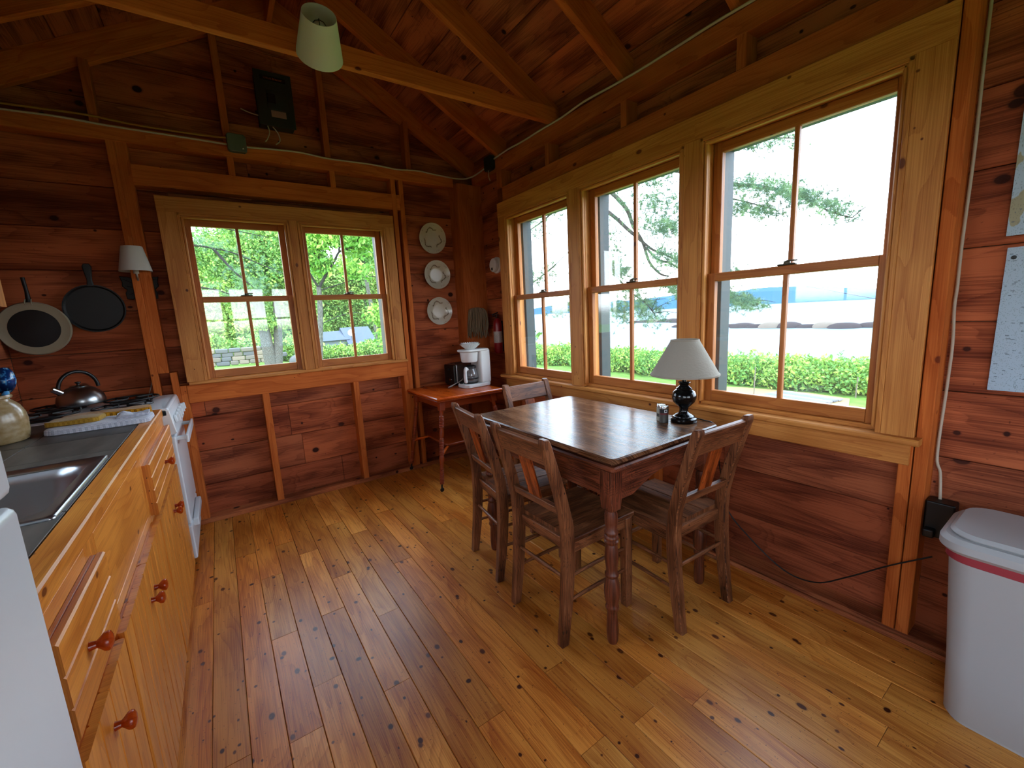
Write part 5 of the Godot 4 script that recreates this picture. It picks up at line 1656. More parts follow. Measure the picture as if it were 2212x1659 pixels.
func build_yard() -> void:
	# ---- stone wall at the wood's edge
	var stones := [mat("stone_a", Color(0.42, 0.39, 0.35), 0.95, 0.0, 0.2), mat("stone_b", Color(0.50, 0.45, 0.39), 0.95, 0.0, 0.2), mat("stone_c", Color(0.36, 0.36, 0.36), 0.95, 0.0, 0.2)]
	var sw := thing("stone_wall", "low dry stone wall at the far edge of the lawn", "wall", Vector3(-2.2, -1.62, -37.0))
	for r in 4:
		var x := -4.5 + (r % 2) * 0.3
		while x < 4.1:
			var w := rng.randf_range(0.5, 0.95)
			part(sw, "stone", rbox(Vector3(w - 0.03, 0.35, 0.55), 0.09, 2), stones[rng.randi() % 3], Transform3D(Basis(Vector3(0, 0, 1), rng.randf_range(-0.05, 0.05)), Vector3(x + w * 0.5, 0.14 + r * 0.33, rng.randf_range(-0.06, 0.06))))
			x += w
	var bo := thing("boulder", "grey boulder between the twin maple and the young spruce", "boulder", Vector3(3.0, -1.75, -33.5))
	part(bo, "stone", ball(Vector3(0.62, 0.5, 0.5), 8, 12), stones[2], at(Vector3(0, 0.2, 0)))
	# ---- cottage
	var wall := mat("cottage_shingle", Color(0.46, 0.48, 0.50), 0.9, 0.0, 0.2)
	var roof := mat("cottage_roof", Color(0.34, 0.37, 0.42), 0.9, 0.0, 0.2)
	var trim := mat("cottage_trim", Color(0.70, 0.72, 0.73), 0.7)
	var gl := mat("cottage_pane", Color(0.16, 0.26, 0.34), 0.15)
	var stonew := mat("cottage_stone", Color(0.42, 0.38, 0.32), 0.95)
	var h := thing("cottage", "grey shingled cottage with stone gable beyond the right back window", "house", Vector3(8.9, -3.1, -50.0), 0.12)
	part(h, "wall", join([box_mesh(Vector3(-2.2, -1.0, -3.0), Vector3(2.0, 2.35, 0.0))]), wall)
	part(h, "wall", join([box_mesh(Vector3(2.0, -1.0, -3.6), Vector3(5.2, 1.75, 0.5))]), stonew)
	part(h, "roof", prism(PackedVector2Array([Vector2(0.35, 2.3), Vector2(-1.5, 3.35), Vector2(-3.35, 2.3)]), 4.7, 0.02), roof, Transform3D(Basis(Vector3(0, 0, 1), Vector3(0, 1, 0), Vector3(-1, 0, 0)), Vector3(-0.1, 0, 0)))
	part(h, "roof", prism(PackedVector2Array([Vector2(0.95, 1.7), Vector2(-1.5, 3.7), Vector2(-4.0, 1.7)]), 3.6, 0.02), roof, Transform3D(Basis(Vector3(0, 0, 1), Vector3(0, 1, 0), Vector3(-1, 0, 0)), Vector3(3.6, 0, 0)))
	for x in [-1.75, -0.85, 0.25, 1.15]:
		var f := part(h, "window", rbox(Vector3(0.52, 0.85, 0.06), 0.01, 1), trim, at(Vector3(x, 1.35, 0.03)))
		part(f, "pane", rbox(Vector3(0.40, 0.72, 0.02), 0.005, 1), gl, at(Vector3(0, 0, 0.03)))
	var fd := part(h, "dormer_window", rbox(Vector3(0.55, 0.45, 0.5), 0.01, 1), trim, at(Vector3(-1.1, 2.62, -0.15)))
	part(fd, "pane", rbox(Vector3(0.42, 0.33, 0.02), 0.005, 1), gl, at(Vector3(0, 0, 0.25)))
	var ds := thing("satellite_dish", "white satellite dish on the cottage roof", "dish", Vector3(11.2, -0.35, -49.2), -0.2)
	part(ds, "dish", lathe([Vector2(0, 0), Vector2(0.2, 0.03), Vector2(0.4, 0.13), Vector2(0.38, 0.14), Vector2(0.19, 0.05), Vector2(0, 0.02)], 20), M.white_plastic, Transform3D(Basis(Vector3.RIGHT, 1.2), Vector3(0, 0.3, 0)))
	part(ds, "mast", tube([Vector3(0, -0.6, -0.1), Vector3(0, 0.3, -0.02)], 0.03, 6), M.grey_metal)

	# ---- garden by the shore
	var straw := mat("straw_ground", Color(0.58, 0.49, 0.34), 0.95, 0.0, 0.2)
	var sp := struct("garden_path", "pale straw-covered garden path")
	var m := Mb.new()
	var ring := []
	for p in [Vector2(6.6, -2.3), Vector2(6.5, -1.3), Vector2(6.15, -0.6), Vector2(6.1, 0.95), Vector2(8.0, 0.42), Vector2(8.15, -0.35), Vector2(7.95, -1.6), Vector2(7.5, -2.5)]:
		ring.append(Vector3(p.x, ground_y(p.x, p.y) + 0.012, p.y))
	m.face(ring, ring.map(func(p): return Vector2(p.x, p.z)))
	part(sp, "straw", m.mesh(), straw)
	var slat := [mat("bed_grey", Color(0.46, 0.46, 0.46), 0.9), mat("bed_grey_dark", Color(0.36, 0.37, 0.38), 0.9)]
	var bed := thing("garden_bed", "grey slatted garden bed on the lawn right of the lamp", "garden bed", Vector3(7.15, -0.69, -0.28), -0.18)
	for k in 9:
		part(bed, "slat", timber(1.15, 0.03, 0.14, 0.006), slat[k % 2], Transform3D(Basis(Vector3.BACK, Vector3.UP, Vector3.LEFT), Vector3(-0.72 + k * 0.165, 0.03, 0)))
	var stake := mat("stake_wood", Color(0.42, 0.38, 0.32), 0.9)
	for s in [[7.25, -1.02, 0.62, "thin garden stake left of the grey bed"], [8.5, 0.22, 0.50, "thin fence stake right of the grey bed"], [8.2, 0.45, 0.42, "short fence stake by the lawn edge"]]:
		var k := thing("garden_stake", s[3], "stake", Vector3(s[0], -0.71, s[1]), 0.0, "garden stakes")
		part(k, "post", tube([Vector3(0, 0, 0), Vector3(0.01, s[2] * 0.5, 0), Vector3(0.0, s[2], 0.01)], 0.012, 6), stake)
	# ---- overhead wire
	var uw := thing("utility_wire", "thin overhead wire sloping across the view of the bay", "wire", Vector3(40.0, 2.31, -12.7))
	part(uw, "cable", tube(curve([Vector3(0, 0.9, -4.0), Vector3(0, 0.0, 0), Vector3(0, -1.33, 4.8), Vector3(0, -2.4, 9.5)], 4), 0.03, 6), M.black_plastic)

# ---------------------------------------------------------------- corner: side table, coffee things, mop, extinguisher
func spool(prof: Array, y0: float, y1: float, r0: float, r1: float) -> void:
	var n := int((y1 - y0) / 0.0105)
	for k in n:
		var a := lerpf(y0, y1, float(k) / n)
		var b := lerpf(y0, y1, float(k + 1) / n)
		prof.append(Vector2(r0, a + 0.0005))
		prof.append(Vector2(r1 * 0.985, lerpf(a, b, 0.25)))
		prof.append(Vector2(r1, lerpf(a, b, 0.5)))
		prof.append(Vector2(r1 * 0.985, lerpf(a, b, 0.75)))
	prof.append(Vector2(r0, y1))

func fluted(r0: float, r1: float, h: float, flutes: int) -> ArrayMesh:
	var m := Mb.new()
	var seg := flutes * 4
	for row in 5:
		var t := row / 4.0
		var r := lerpf(r0, r1, t)
		for k in seg + 1:
			var a := TAU * k / seg
			var w := 1.0 + 0.045 * t * cos(a * flutes)
			m.vert(Vector3(cos(a) * r * w, h * t + 0.004 * t * cos(a * flutes), sin(a) * r * w), Vector3(cos(a), -0.5, sin(a)).normalized(), Vector2(t, a))
	for row in 4:
		for k in seg:
			var q := row * (seg + 1) + k
			m.tri(q, q + 1, q + seg + 1)
			m.tri(q + 1, q + seg + 2, q + seg + 1)
	var c := m.vert(Vector3(0, 0, 0), Vector3.DOWN, Vector2.ZERO)
	for k in seg:
		m.tri(c, k, k + 1)
	var st := SurfaceTool.new()
	st.create_from(m.mesh(), 0)
	st.generate_normals()
	return st.commit()

func build_corner() -> void:
	var ty := 0.70
	var t := thing("side_table", "square varnished side table with spool-turned splayed legs on casters", "table", Vector3(-0.406, 0, 0.282))
	var hw := 0.284
	var hd := 0.297
	var flat := Basis(Vector3(0, 0, 1), Vector3(1, 0, 0), Vector3(0, 1, 0))
	part(t, "top", prism(rounded(hd * 2, hw * 2, 0.012, 4), 0.02, 0.006, false), M.side_table_wood, Transform3D(flat, Vector3(0, ty - 0.01, 0)))
	part(t, "edge_moulding", prism(rounded(hd * 2 - 0.012, hw * 2 - 0.012, 0.012, 4), 0.012, 0.004, false), M.side_leg_wood, Transform3D(flat, Vector3(0, ty - 0.027, 0)))
	for s in [-1.0, 1.0]:
		beam(t, "apron", M.side_leg_wood, Vector3(-0.2, ty - 0.063, s * 0.225), Vector3(0.2, ty - 0.063, s * 0.225), 0.06, 0.018)
		beam(t, "apron", M.side_leg_wood, Vector3(s * 0.215, ty - 0.063, -0.205), Vector3(s * 0.215, ty - 0.063, 0.205), 0.06, 0.018)
	part(t, "shelf", prism(rounded(0.40, 0.38, 0.03, 4), 0.016, 0.004, false), M.side_leg_wood, Transform3D(flat, Vector3(0, 0.31, 0)))
	var prof := [Vector2(0.0, 0.0), Vector2(0.013, 0.0)]
	spool(prof, 0.0, 0.115, 0.0125, 0.0165)
	prof.append_array([Vector2(0.0125, 0.12), Vector2(0.014, 0.15), Vector2(0.0175, 0.17), Vector2(0.0185, 0.19), Vector2(0.0165, 0.205)])
	spool(prof, 0.21, 0.335, 0.0135, 0.018)
	prof.append_array([Vector2(0.014, 0.34), Vector2(0.0165, 0.36), Vector2(0.0155, 0.39), Vector2(0.0135, 0.41)])
	spool(prof, 0.415, 0.50, 0.0135, 0.0185)
	prof.append_array([Vector2(0.0135, 0.505), Vector2(0.015, 0.53), Vector2(0.0195, 0.555), Vector2(0.017, 0.565), Vector2(0.0, 0.567)])
	for sx in [-1.0, 1.0]:
		for sz in [-1.0, 1.0]:
			var foot := Vector3(sx * 0.298, 0.062, sz * 0.296)
			var top := Vector3(sx * 0.222, ty - 0.07, sz * 0.228)
			var y := (top - foot).normalized()
			var b := Basis(y.cross(Vector3.BACK).normalized(), y, Vector3.BACK)
			b.z = b.x.cross(b.y)
			var leg := part(t, "leg", join([[lathe(prof, 18, 0.4), Transform3D.IDENTITY], [rbox(Vector3(0.044, 0.09, 0.044), 0.004, 2), at(Vector3(0, 0.585, 0))]]), M.side_leg_wood, Transform3D(b, foot))
			var inv := leg.transform.affine_inverse()
			part(leg, "caster", join([[lathe([Vector2(0, 0), Vector2(0.007, 0), Vector2(0.007, 0.045), Vector2(0, 0.046)], 10), at(Vector3(0, -0.032, 0))], [lathe([Vector2(0, -0.007), Vector2(0.012, -0.007), Vector2(0.0165, 0.0), Vector2(0.012, 0.007), Vector2(0, 0.007)], 16), Transform3D(Basis(Vector3.RIGHT, PI * 0.5), Vector3(0, -0.0405, 0.004))]]), M.black_iron)
			part(t, "spindle", tube([foot + y * 0.20, foot + y * 0.20 + Vector3(-sx * 0.03, 0.02, -sz * 0.03), Vector3(sx * 0.16, 0.302, sz * 0.17)], [0.008, 0.0125, 0.008], 10), M.side_table_wood)

	# ---- coffee maker
	var cm := thing("coffee_maker", "white drip coffee maker on the side table", "coffee maker", Vector3(-0.215, ty + 0.0005, 0.235), 0.0)
	var fwd := Vector3(-0.93, 0, 0.06).normalized()
	cm.basis = Basis(fwd.cross(Vector3.UP) * -1.0, Vector3.UP, fwd)
	cm.position = Vector3(-0.225, ty + 0.0005, 0.31)
	var wp: Material = M.white_plastic
	part(cm, "base", prism(rounded(0.165, 0.25, 0.045, 6), 0.03, 0.006), wp, Transform3D(Basis(Vector3.RIGHT, Vector3.BACK, Vector3.DOWN), Vector3(0, 0.015, 0)))
	part(cm, "hot_plate", lathe([Vector2(0, 0), Vector2(0.058, 0), Vector2(0.06, 0.004), Vector2(0, 0.005)], 28), M.black_plastic, at(Vector3(0, 0.03, 0.035)))
	part(cm, "reservoir", rbox(Vector3(0.155, 0.275, 0.10), 0.016), wp, at(Vector3(0, 0.163, -0.072)))
	part(cm, "water_gauge", rbox(Vector3(0.004, 0.14, 0.016), 0.002, 1), M.grey_metal, at(Vector3(-0.078, 0.17, -0.04)))
	part(cm, "brew_basket", lathe([Vector2(0, 0.205), Vector2(0.062, 0.205), Vector2(0.066, 0.212), Vector2(0.075, 0.285), Vector2(0, 0.285)], 32), wp, at(Vector3(0, 0, 0.035)))
	part(cm, "lid", prism(rounded(0.165, 0.245, 0.05, 6), 0.018, 0.006), wp, Transform3D(Basis(Vector3.RIGHT, Vector3.BACK, Vector3.DOWN), Vector3(0, 0.297, -0.005)))
	part(cm, "switch", rbox(Vector3(0.03, 0.012, 0.02), 0.003, 1), M.black_plastic, at(Vector3(-0.03, 0.034, 0.108)))
	part(cm, "badge", rbox(Vector3(0.024, 0.006, 0.002), 0.001, 1), M.grey_metal, Transform3D(Basis(Vector3.UP, -0.35), Vector3(-0.027, 0.25, 0.105)))
	part(cm, "power_cord", tube(curve([Vector3(-0.07, 0.012, 0.06), Vector3(-0.10, 0.03, 0.10), Vector3(-0.108, 0.006, 0.16), Vector3(-0.115, 0.004, 0.18), Vector3(-0.122, 0.006, 0.165), Vector3(-0.118, 0.04, 0.06), Vector3(-0.112, 0.062, 0.03), Vector3(-0.115, 0.04, 0.0), Vector3(-0.12, 0.02, -0.01)], 6), 0.0028, 6), wp)
	# carafe
	var cg := mat("carafe_glass", Color(0.5, 0.5, 0.5, 0.25), 0.03)
	cg.transparency = BaseMaterial3D.TRANSPARENCY_ALPHA
	var cf := thing("coffee_carafe", "glass coffee carafe with white handle inside the coffee maker", "carafe")
	cf.transform = cm.transform * at(Vector3(0, 0.036, 0.035))
	part(cf, "jug", lathe([Vector2(0, 0.0), Vector2(0.05, 0.0), Vector2(0.058, 0.012), Vector2(0.062, 0.045), Vector2(0.056, 0.085), Vector2(0.045, 0.118), Vector2(0.043, 0.118), Vector2(0.054, 0.084), Vector2(0.06, 0.045), Vector2(0.056, 0.014), Vector2(0.048, 0.003), Vector2(0, 0.003)], 32), cg)
	part(cf, "collar", lathe([Vector2(0.044, 0.114), Vector2(0.05, 0.116), Vector2(0.05, 0.134), Vector2(0.03, 0.142), Vector2(0, 0.143), Vector2(0, 0.116), Vector2(0.044, 0.114)], 28), M.black_plastic)
	part(cf, "handle", prism(PackedVector2Array([Vector2(0.04, 0.118), Vector2(0.075, 0.135), Vector2(0.095, 0.12), Vector2(0.104, 0.06), Vector2(0.10, 0.012), Vector2(0.085, 0.004), Vector2(0.07, 0.012), Vector2(0.078, 0.04), Vector2(0.08, 0.09), Vector2(0.07, 0.108), Vector2(0.05, 0.10)]), 0.022, 0.005), wp, Transform3D(Basis(Vector3.UP, PI * 0.5 + PI + 0.55), Vector3.ZERO))
	part(cf, "coffee_band", lathe([Vector2(0.0622, 0.03), Vector2(0.063, 0.032), Vector2(0.063, 0.04), Vector2(0.0622, 0.042)], 28), M.black_plastic)
	# paper filters on top
	var pf := mat("filter_paper", Color(0.88, 0.89, 0.88), 0.95, 0.0, 0.2)
	var fs := thing("coffee_filters", "stack of fluted white paper coffee filters on the coffee maker", "coffee filters")
	fs.transform = cm.transform * at(Vector3(0.0, 0.307, 0.02))
	for k in 4:
		part(fs, "filter", fluted(0.036 - k * 0.0016, 0.082 - k * 0.0045, 0.038 + k * 0.0012, 22), pf, Transform3D(Basis(Vector3.UP, k * 0.1), Vector3(0, k * 0.0028, 0)))
	# ---- toaster
	var ts := thing("toaster", "chrome toaster with black ends behind the coffee maker", "toaster", Vector3(-0.235, ty + 0.0005, 0.085), 0.20)
	part(ts, "shell", rbox(Vector3(0.20, 0.165, 0.135), 0.018), M.steel, at(Vector3(0.005, 0.098, 0)))
	for s in [-1.0, 1.0]:
		part(ts, "end_cap", rbox(Vector3(0.026, 0.168, 0.14), 0.012), M.black_plastic, at(Vector3(s * 0.11 + 0.005, 0.092, 0)))
		part(ts, "slot", rbox(Vector3(0.15, 0.006, 0.026), 0.002, 1), M.black_plastic, at(Vector3(0.005, 0.1795, s * 0.032)))
	part(ts, "base", rbox(Vector3(0.22, 0.02, 0.13), 0.004), M.black_plastic, at(Vector3(0.005, 0.01, 0)))
	part(ts, "lever", rbox(Vector3(0.02, 0.012, 0.03), 0.004), M.black_plastic, at(Vector3(-0.122, 0.135, 0)))
	part(ts, "dial", lathe([Vector2(0, 0), Vector2(0.013, 0), Vector2(0.011, 0.01), Vector2(0, 0.011)], 16), M.steel_bright, Transform3D(Basis(Vector3(0, 0, 1), PI * 0.5), Vector3(-0.118, 0.05, 0.02)))

	# ---- mop head hanging on the corner post
	var mp := mat("mop_cotton", Color(0.50, 0.42, 0.33), 0.95, 0.0, 0.2)
	var mo := thing("mop_head", "string mop head hanging on the corner post", "mop", Vector3(-0.035, 1.34, 0.075))
	var ss := []
	for k in 64:
		var u := k / 63.0 * 2.0 - 1.0
		var lay := rng.randf_range(-0.02, 0.03)
		var ln := rng.randf_range(0.20, 0.27)
		var ax := Vector3(0.80, 0, 0.35)
		ss.append([tube(curve([Vector3(0.02, -0.03, 0.0), ax * u * 0.06 + Vector3(0.0, 0.0 - absf(u) * 0.012, lay + 0.012), ax * (u * 0.085 + rng.randf_range(-0.006, 0.006)) + Vector3(0, -0.06, lay + 0.02), ax * (u * 0.095 + rng.randf_range(-0.012, 0.012)) + Vector3(0, -0.15, lay + 0.014), ax * (u * 0.09 + rng.randf_range(-0.016, 0.016)) + Vector3(0, -ln, lay + 0.01)], 4), 0.0042, 5), Transform3D.IDENTITY])
	tag(part(mo, "strings", join(ss), mp), "", "", "", "stuff")
	part(mo, "hook", tube(curve([Vector3(0.02, 0.0, -0.03), Vector3(0.02, -0.005, 0.0), Vector3(0.02, -0.02, 0.02), Vector3(0.02, 0.0, 0.03)], 4), 0.004, 6), M.black_iron)
	# ---- fire extinguisher
	var red := mat("extinguisher_red", Color(0.50, 0.05, 0.08), 0.35)
	var fe := thing("fire_extinguisher", "small red fire extinguisher with paper label on the corner wall", "extinguisher", Vector3(0.062, 0.945, 0.262))
	part(fe, "cylinder", lathe([Vector2(0, 0), Vector2(0.034, 0), Vector2(0.037, 0.008), Vector2(0.037, 0.24), Vector2(0.03, 0.275), Vector2(0.016, 0.295), Vector2(0, 0.298)], 28), red)
	var lt := Image.create(48, 64, false, Image.FORMAT_RGB8)
	lt.fill(Color(0.70, 0.66, 0.62))
	for y in range(4, 60, 4):
		for x in range(3, 45):
			if rng.randf() < 0.62:
				lt.set_pixel(x, y, Color(0.30, 0.27, 0.27))
	var lm := mat("extinguisher_label", Color.WHITE, 0.6)
	lm.albedo_texture = tex(lt)
	lm.uv1_scale = Vector3(3, 10, 1)
	part(fe, "label", lathe([Vector2(0.0372, 0.09), Vector2(0.0376, 0.09), Vector2(0.0376, 0.185), Vector2(0.0372, 0.185)], 28), lm)
	part(fe, "valve", join([[rbox(Vector3(0.022, 0.04, 0.022), 0.004), at(Vector3(0, 0.31, 0))], [rbox(Vector3(0.06, 0.01, 0.016), 0.003), Transform3D(Basis(Vector3.BACK, 0.3), Vector3(-0.02, 0.335, 0))], [rbox(Vector3(0.05, 0.008, 0.016), 0.003), at(Vector3(-0.02, 0.315, 0))]]), M.black_plastic)
	part(fe, "gauge", lathe([Vector2(0, 0), Vector2(0.011, 0), Vector2(0.011, 0.006), Vector2(0, 0.007)], 14), M.steel_bright, Transform3D(Basis(Vector3.RIGHT, PI * 0.5), Vector3(-0.005, 0.31, 0.012)))
	part(fe, "bracket", rbox(Vector3(0.012, 0.26, 0.03), 0.003), M.black_iron, at(Vector3(0.042, 0.14, 0)))
	# ---- smoke detector
	var sd := thing("smoke_detector", "round white smoke detector beside the corner window", "smoke detector", Vector3(RX - 0.003, 1.682, 0.245))
	sd.basis = Basis(Vector3.BACK, Vector3.LEFT, Vector3.UP).rotated(Vector3.UP, 0.0)
	part(sd, "mount", lathe([Vector2(0, 0), Vector2(0.066, 0), Vector2(0.067, 0.012), Vector2(0.06, 0.018), Vector2(0, 0.018)], 32), wp)
	part(sd, "cover", lathe([Vector2(0, 0.016), Vector2(0.05, 0.016), Vector2(0.056, 0.022), Vector2(0.057, 0.040), Vector2(0.052, 0.047), Vector2(0, 0.05)], 32), wp)
	part(sd, "sounder", rbox(Vector3(0.022, 0.003, 0.022), 0.001, 1), M.black_plastic, at(Vector3(-0.012, 0.0495, -0.03)))

# ---------------------------------------------------------------- things on the walls and up in the roof
func build_wall_things() -> void:
	# ---- three china plates
	var im := Image.create(256, 64, false, Image.FORMAT_RGB8)
	im.fill(Color(0.76, 0.73, 0.66))
	for k in 1800:
		var u := rng.randf()
		var wave := 0.60 + 0.07 * sin(u * TAU * 6.0)
		var v := wave + rng.randfn() * 0.022
		if sin(u * TAU * 3.0 + 0.6) > -0.55:
			im.set_pixel(int(u * 255), clampi(int(v * 63), 0, 63), [Color(0.34, 0.36, 0.27), Color(0.42, 0.38, 0.30), Color(0.52, 0.34, 0.30)][k % 3])
	for k in 260:
		var u := rng.randf()
		if sin(u * TAU * 7.0) > 0.5:
			im.set_pixel(int(u * 255), clampi(int((0.84 + rng.randfn() * 0.03) * 63), 0, 63), Color(0.50, 0.40, 0.36))
	for x in 256:
		im.set_pixel(x, 63, Color(0.62, 0.54, 0.42))
	var china := mat("china", Color.WHITE, 0.18)
	china.albedo_texture = tex(im)
	china.uv1_scale = Vector3(1, 1.0 / 0.133, 1)
	china.texture_repeat = false
	var back := mat("china_back", Color(0.74, 0.71, 0.64), 0.3)
	var lab := ["flower-rimmed china plate, top of the three on the wall", "flower-rimmed china bowl plate, middle of the three on the wall", "flower-rimmed china plate, lowest of the three on the wall"]
	var pos := [Vector3(-0.318, 1.933, -0.092), Vector3(-0.306, 1.633, -0.092), Vector3(-0.305, 1.328, -0.092)]
	for k in 3:
		var p := thing("wall_plate", lab[k], "plate", pos[k], 0.0, "china plates on the wall")
		p.basis = Basis(Vector3.RIGHT, PI * 0.5 + [0.10, 0.0, 0.0][k]).rotated(Vector3.UP, [0.05, 0.0, -0.02][k])
		var r: float = [0.124, 0.119, 0.117][k]
		var dip: float = [0.010, 0.024, 0.012][k]
		part(p, "face", lathe([Vector2(0, 0.0), Vector2(0.052, 0.0), Vector2(0.062, 0.001), Vector2(0.078, dip * 0.7), Vector2(0.092, dip), Vector2(r, dip + 0.008)], 48, 0.5), china)
		part(p, "back", lathe([Vector2(r, dip + 0.008), Vector2(r - 0.002, dip + 0.004), Vector2(0.075, -0.004), Vector2(0.05, -0.007), Vector2(0, -0.007)], 48, 0.5), back)
	# ---- wall lamp with butterfly plate
	var dark := mat("butterfly_iron", Color(0.07, 0.06, 0.05), 0.55, 0.3)
	var sc := thing("wall_lamp", "wall lamp with white shade and dark butterfly back plate", "lamp", Vector3(-2.252, 1.53, -0.105))
	var wing := PackedVector2Array()
	for p in [[0.0, 0.045], [0.012, 0.05], [0.05, 0.075], [0.09, 0.078], [0.082, 0.045], [0.085, 0.02], [0.066, 0.0], [0.075, -0.02], [0.072, -0.055], [0.045, -0.058], [0.02, -0.042], [0.006, -0.055], [0.0, -0.06]]:
		wing.append(Vector2(p[0], p[1]))
	var full := PackedVector2Array(wing)
	for k in range(wing.size() - 2, 0, -1):
		full.append(Vector2(-wing[k].x, wing[k].y))
	part(sc, "butterfly_plate", prism(full, 0.012, 0.003), dark, at(Vector3(0, 0, 0.012)))
	var ribs := []
	for s in [-1.0, 1.0]:
		for q in [[0.03, 0.05], [0.06, 0.058], [0.05, 0.02], [0.045, -0.025], [0.03, -0.042]]:
			ribs.append([tube([Vector3(s * 0.008, 0.005, 0.019), Vector3(s * q[0] * 0.6, q[1] * 0.7, 0.021), Vector3(s * q[0] * 1.25, q[1] * 1.08, 0.018)], 0.0035, 6), Transform3D.IDENTITY])
	tag(part(sc, "veins", join(ribs), dark), "", "", "", "stuff")
	part(sc, "arm", tube(curve([Vector3(0, -0.01, 0.02), Vector3(0, 0.02, 0.05), Vector3(0, 0.06, 0.09), Vector3(0, 0.09, 0.10)], 5), 0.006, 8), M.steel)
	part(sc, "socket", lathe([Vector2(0, 0.085), Vector2(0.013, 0.085), Vector2(0.013, 0.125), Vector2(0, 0.126)], 14), M.cable_white, at(Vector3(0, 0, 0.10)))
	var white_shade := mat("white_shade", Color(0.80, 0.79, 0.76), 0.85, 0.0, 0.2)
	white_shade.backlight_enabled = true
	white_shade.backlight = Color(0.4, 0.4, 0.38)
	part(sc, "shade", lathe([Vector2(0.077, 0.098), Vector2(0.049, 0.238), Vector2(0.0475, 0.238), Vector2(0.0755, 0.098), Vector2(0.077, 0.098)], 40, 0.5), white_shade, at(Vector3(0, 0, 0.10)))
	part(sc, "cord", tube(curve([Vector3(0.003, -0.055, 0.02), Vector3(0.0, -0.2, 0.018), Vector3(-0.012, -0.4, 0.018), Vector3(-0.03, -0.55, 0.018), Vector3(-0.085, -0.70, 0.018)], 5), 0.0028, 6), M.cable_white)
	# ---- hanging pans
	var g := thing("griddle", "round black cast iron griddle with handle hanging on the wall", "pan", Vector3(-2.468, 1.425, -0.075))
	g.basis = Basis(Vector3.RIGHT, PI * 0.5)
	part(g, "plate", lathe([Vector2(0, 0), Vector2(0.122, 0), Vector2(0.132, 0.01), Vector2(0.134, 0.018), Vector2(0.128, 0.018), Vector2(0.12, 0.008), Vector2(0, 0.008)], 44), M.black_iron)
	part(g, "handle", prism(PackedVector2Array([Vector2(-0.016, 0.12), Vector2(-0.011, 0.16), Vector2(-0.016, 0.20), Vector2(-0.02, 0.235), Vector2(-0.012, 0.25), Vector2(0.012, 0.25), Vector2(0.02, 0.235), Vector2(0.016, 0.20), Vector2(0.011, 0.16), Vector2(0.016, 0.12)]), 0.014, 0.004), M.black_iron, Transform3D(Basis(Vector3.RIGHT, -PI * 0.5), Vector3(0, 0.01, 0)))
	var cream := mat("cream_enamel", Color(0.60, 0.56, 0.46), 0.4)
	var pn := thing("enamel_pan", "round cream-rimmed pan with black centre hanging on the wall", "pan", Vector3(-2.716, 1.325, -0.050))
	pn.basis = Basis(Vector3.RIGHT, PI * 0.5)
	part(pn, "rim", lathe([Vector2(0.100, 0.022), Vector2(0.108, 0.006), Vector2(0.13, 0.0), Vector2(0.142, 0.006), Vector2(0.143, 0.018), Vector2(0.138, 0.026), Vector2(0.12, 0.022), Vector2(0.100, 0.022)], 48, 0.5), cream)
	part(pn, "centre", lathe([Vector2(0, 0.004), Vector2(0.102, 0.004), Vector2(0.102, 0.012), Vector2(0, 0.014)], 44), M.black_iron)
	for s in [-1.0, 1.0]:
		part(pn, "hook", tube(curve([Vector3(s * 0.012, 0.03, -0.125), Vector3(s * 0.012, 0.034, -0.14), Vector3(s * 0.011, 0.02, -0.155)], 4), 0.003, 6), cream)
	part(pn, "handle", tube([Vector3(0, 0.016, -0.14), Vector3(0, 0.014, -0.20), Vector3(-0.004, 0.012, -0.27)], [0.012, 0.008, 0.009], 10), M.black_iron)
	# ---- wall cupboard at the left edge
	var wc := thing("wall_cupboard", "pine wall cupboard at the left edge above the worktop", "cupboard", Vector3(-2.735, 1.405, 1.05))
	part(wc, "carcass", join([box_mesh(Vector3(-0.105, 0.0, -0.415), Vector3(0.095, 0.016, 0.415)), box_mesh(Vector3(-0.105, 0.68, -0.415), Vector3(0.095, 0.7, 0.415)), box_mesh(Vector3(-0.105, 0.0, -0.415), Vector3(0.095, 0.7, -0.40)), box_mesh(Vector3(-0.105, 0.0, 0.40), Vector3(0.095, 0.7, 0.415)), box_mesh(Vector3(-0.105, 0.0, -0.415), Vector3(-0.095, 0.7, 0.415))]), M.casing_pine)
	block(wc, "door", M.casing_pine, Vector3(0.096, 0.004, -0.412), Vector3(0.114, 0.696, -0.002), 1)
	block(wc, "door", M.casing_pine, Vector3(0.096, 0.004, 0.002), Vector3(0.114, 0.696, 0.412), 1)
	# ---- breaker panel
	var bp := mat("panel_grey", Color(0.15, 0.17, 0.17), 0.5, 0.2)
	var pb := thing("breaker_panel", "dark grey electrical breaker panel high on the gable wall", "breaker panel", Vector3(-1.394, 2.735, -0.108))
	part(pb, "box", rbox(Vector3(0.206, 0.315, 0.085), 0.006), bp, at(Vector3(0, 0, 0.043)))
	part(pb, "cover", rbox(Vector3(0.218, 0.328, 0.008), 0.003), bp, at(Vector3(0, 0, 0.089)))
	part(pb, "label_strip", rbox(Vector3(0.15, 0.03, 0.003), 0.001, 1), M.black_plastic, at(Vector3(0, 0.122, 0.0935)))
	var tm := TextMesh.new()
	var sf := SystemFont.new()
	sf.font_names = PackedStringArray(["Droid Sans"])
	tm.font = sf
	tm.text = "Circuit Breaker"
	tm.font_size = 16
	tm.pixel_size = 0.001
	tm.depth = 0.001
	part(pb, "lettering", tm, M.grey_board, at(Vector3(0.0, 0.122, 0.0956)))
	part(pb, "door", rbox(Vector3(0.12, 0.115, 0.006), 0.003), bp, at(Vector3(0.012, -0.005, 0.0945)))
	part(pb, "breaker", rbox(Vector3(0.052, 0.062, 0.01), 0.003), M.black_plastic, at(Vector3(-0.022, 0.0, 0.098)))
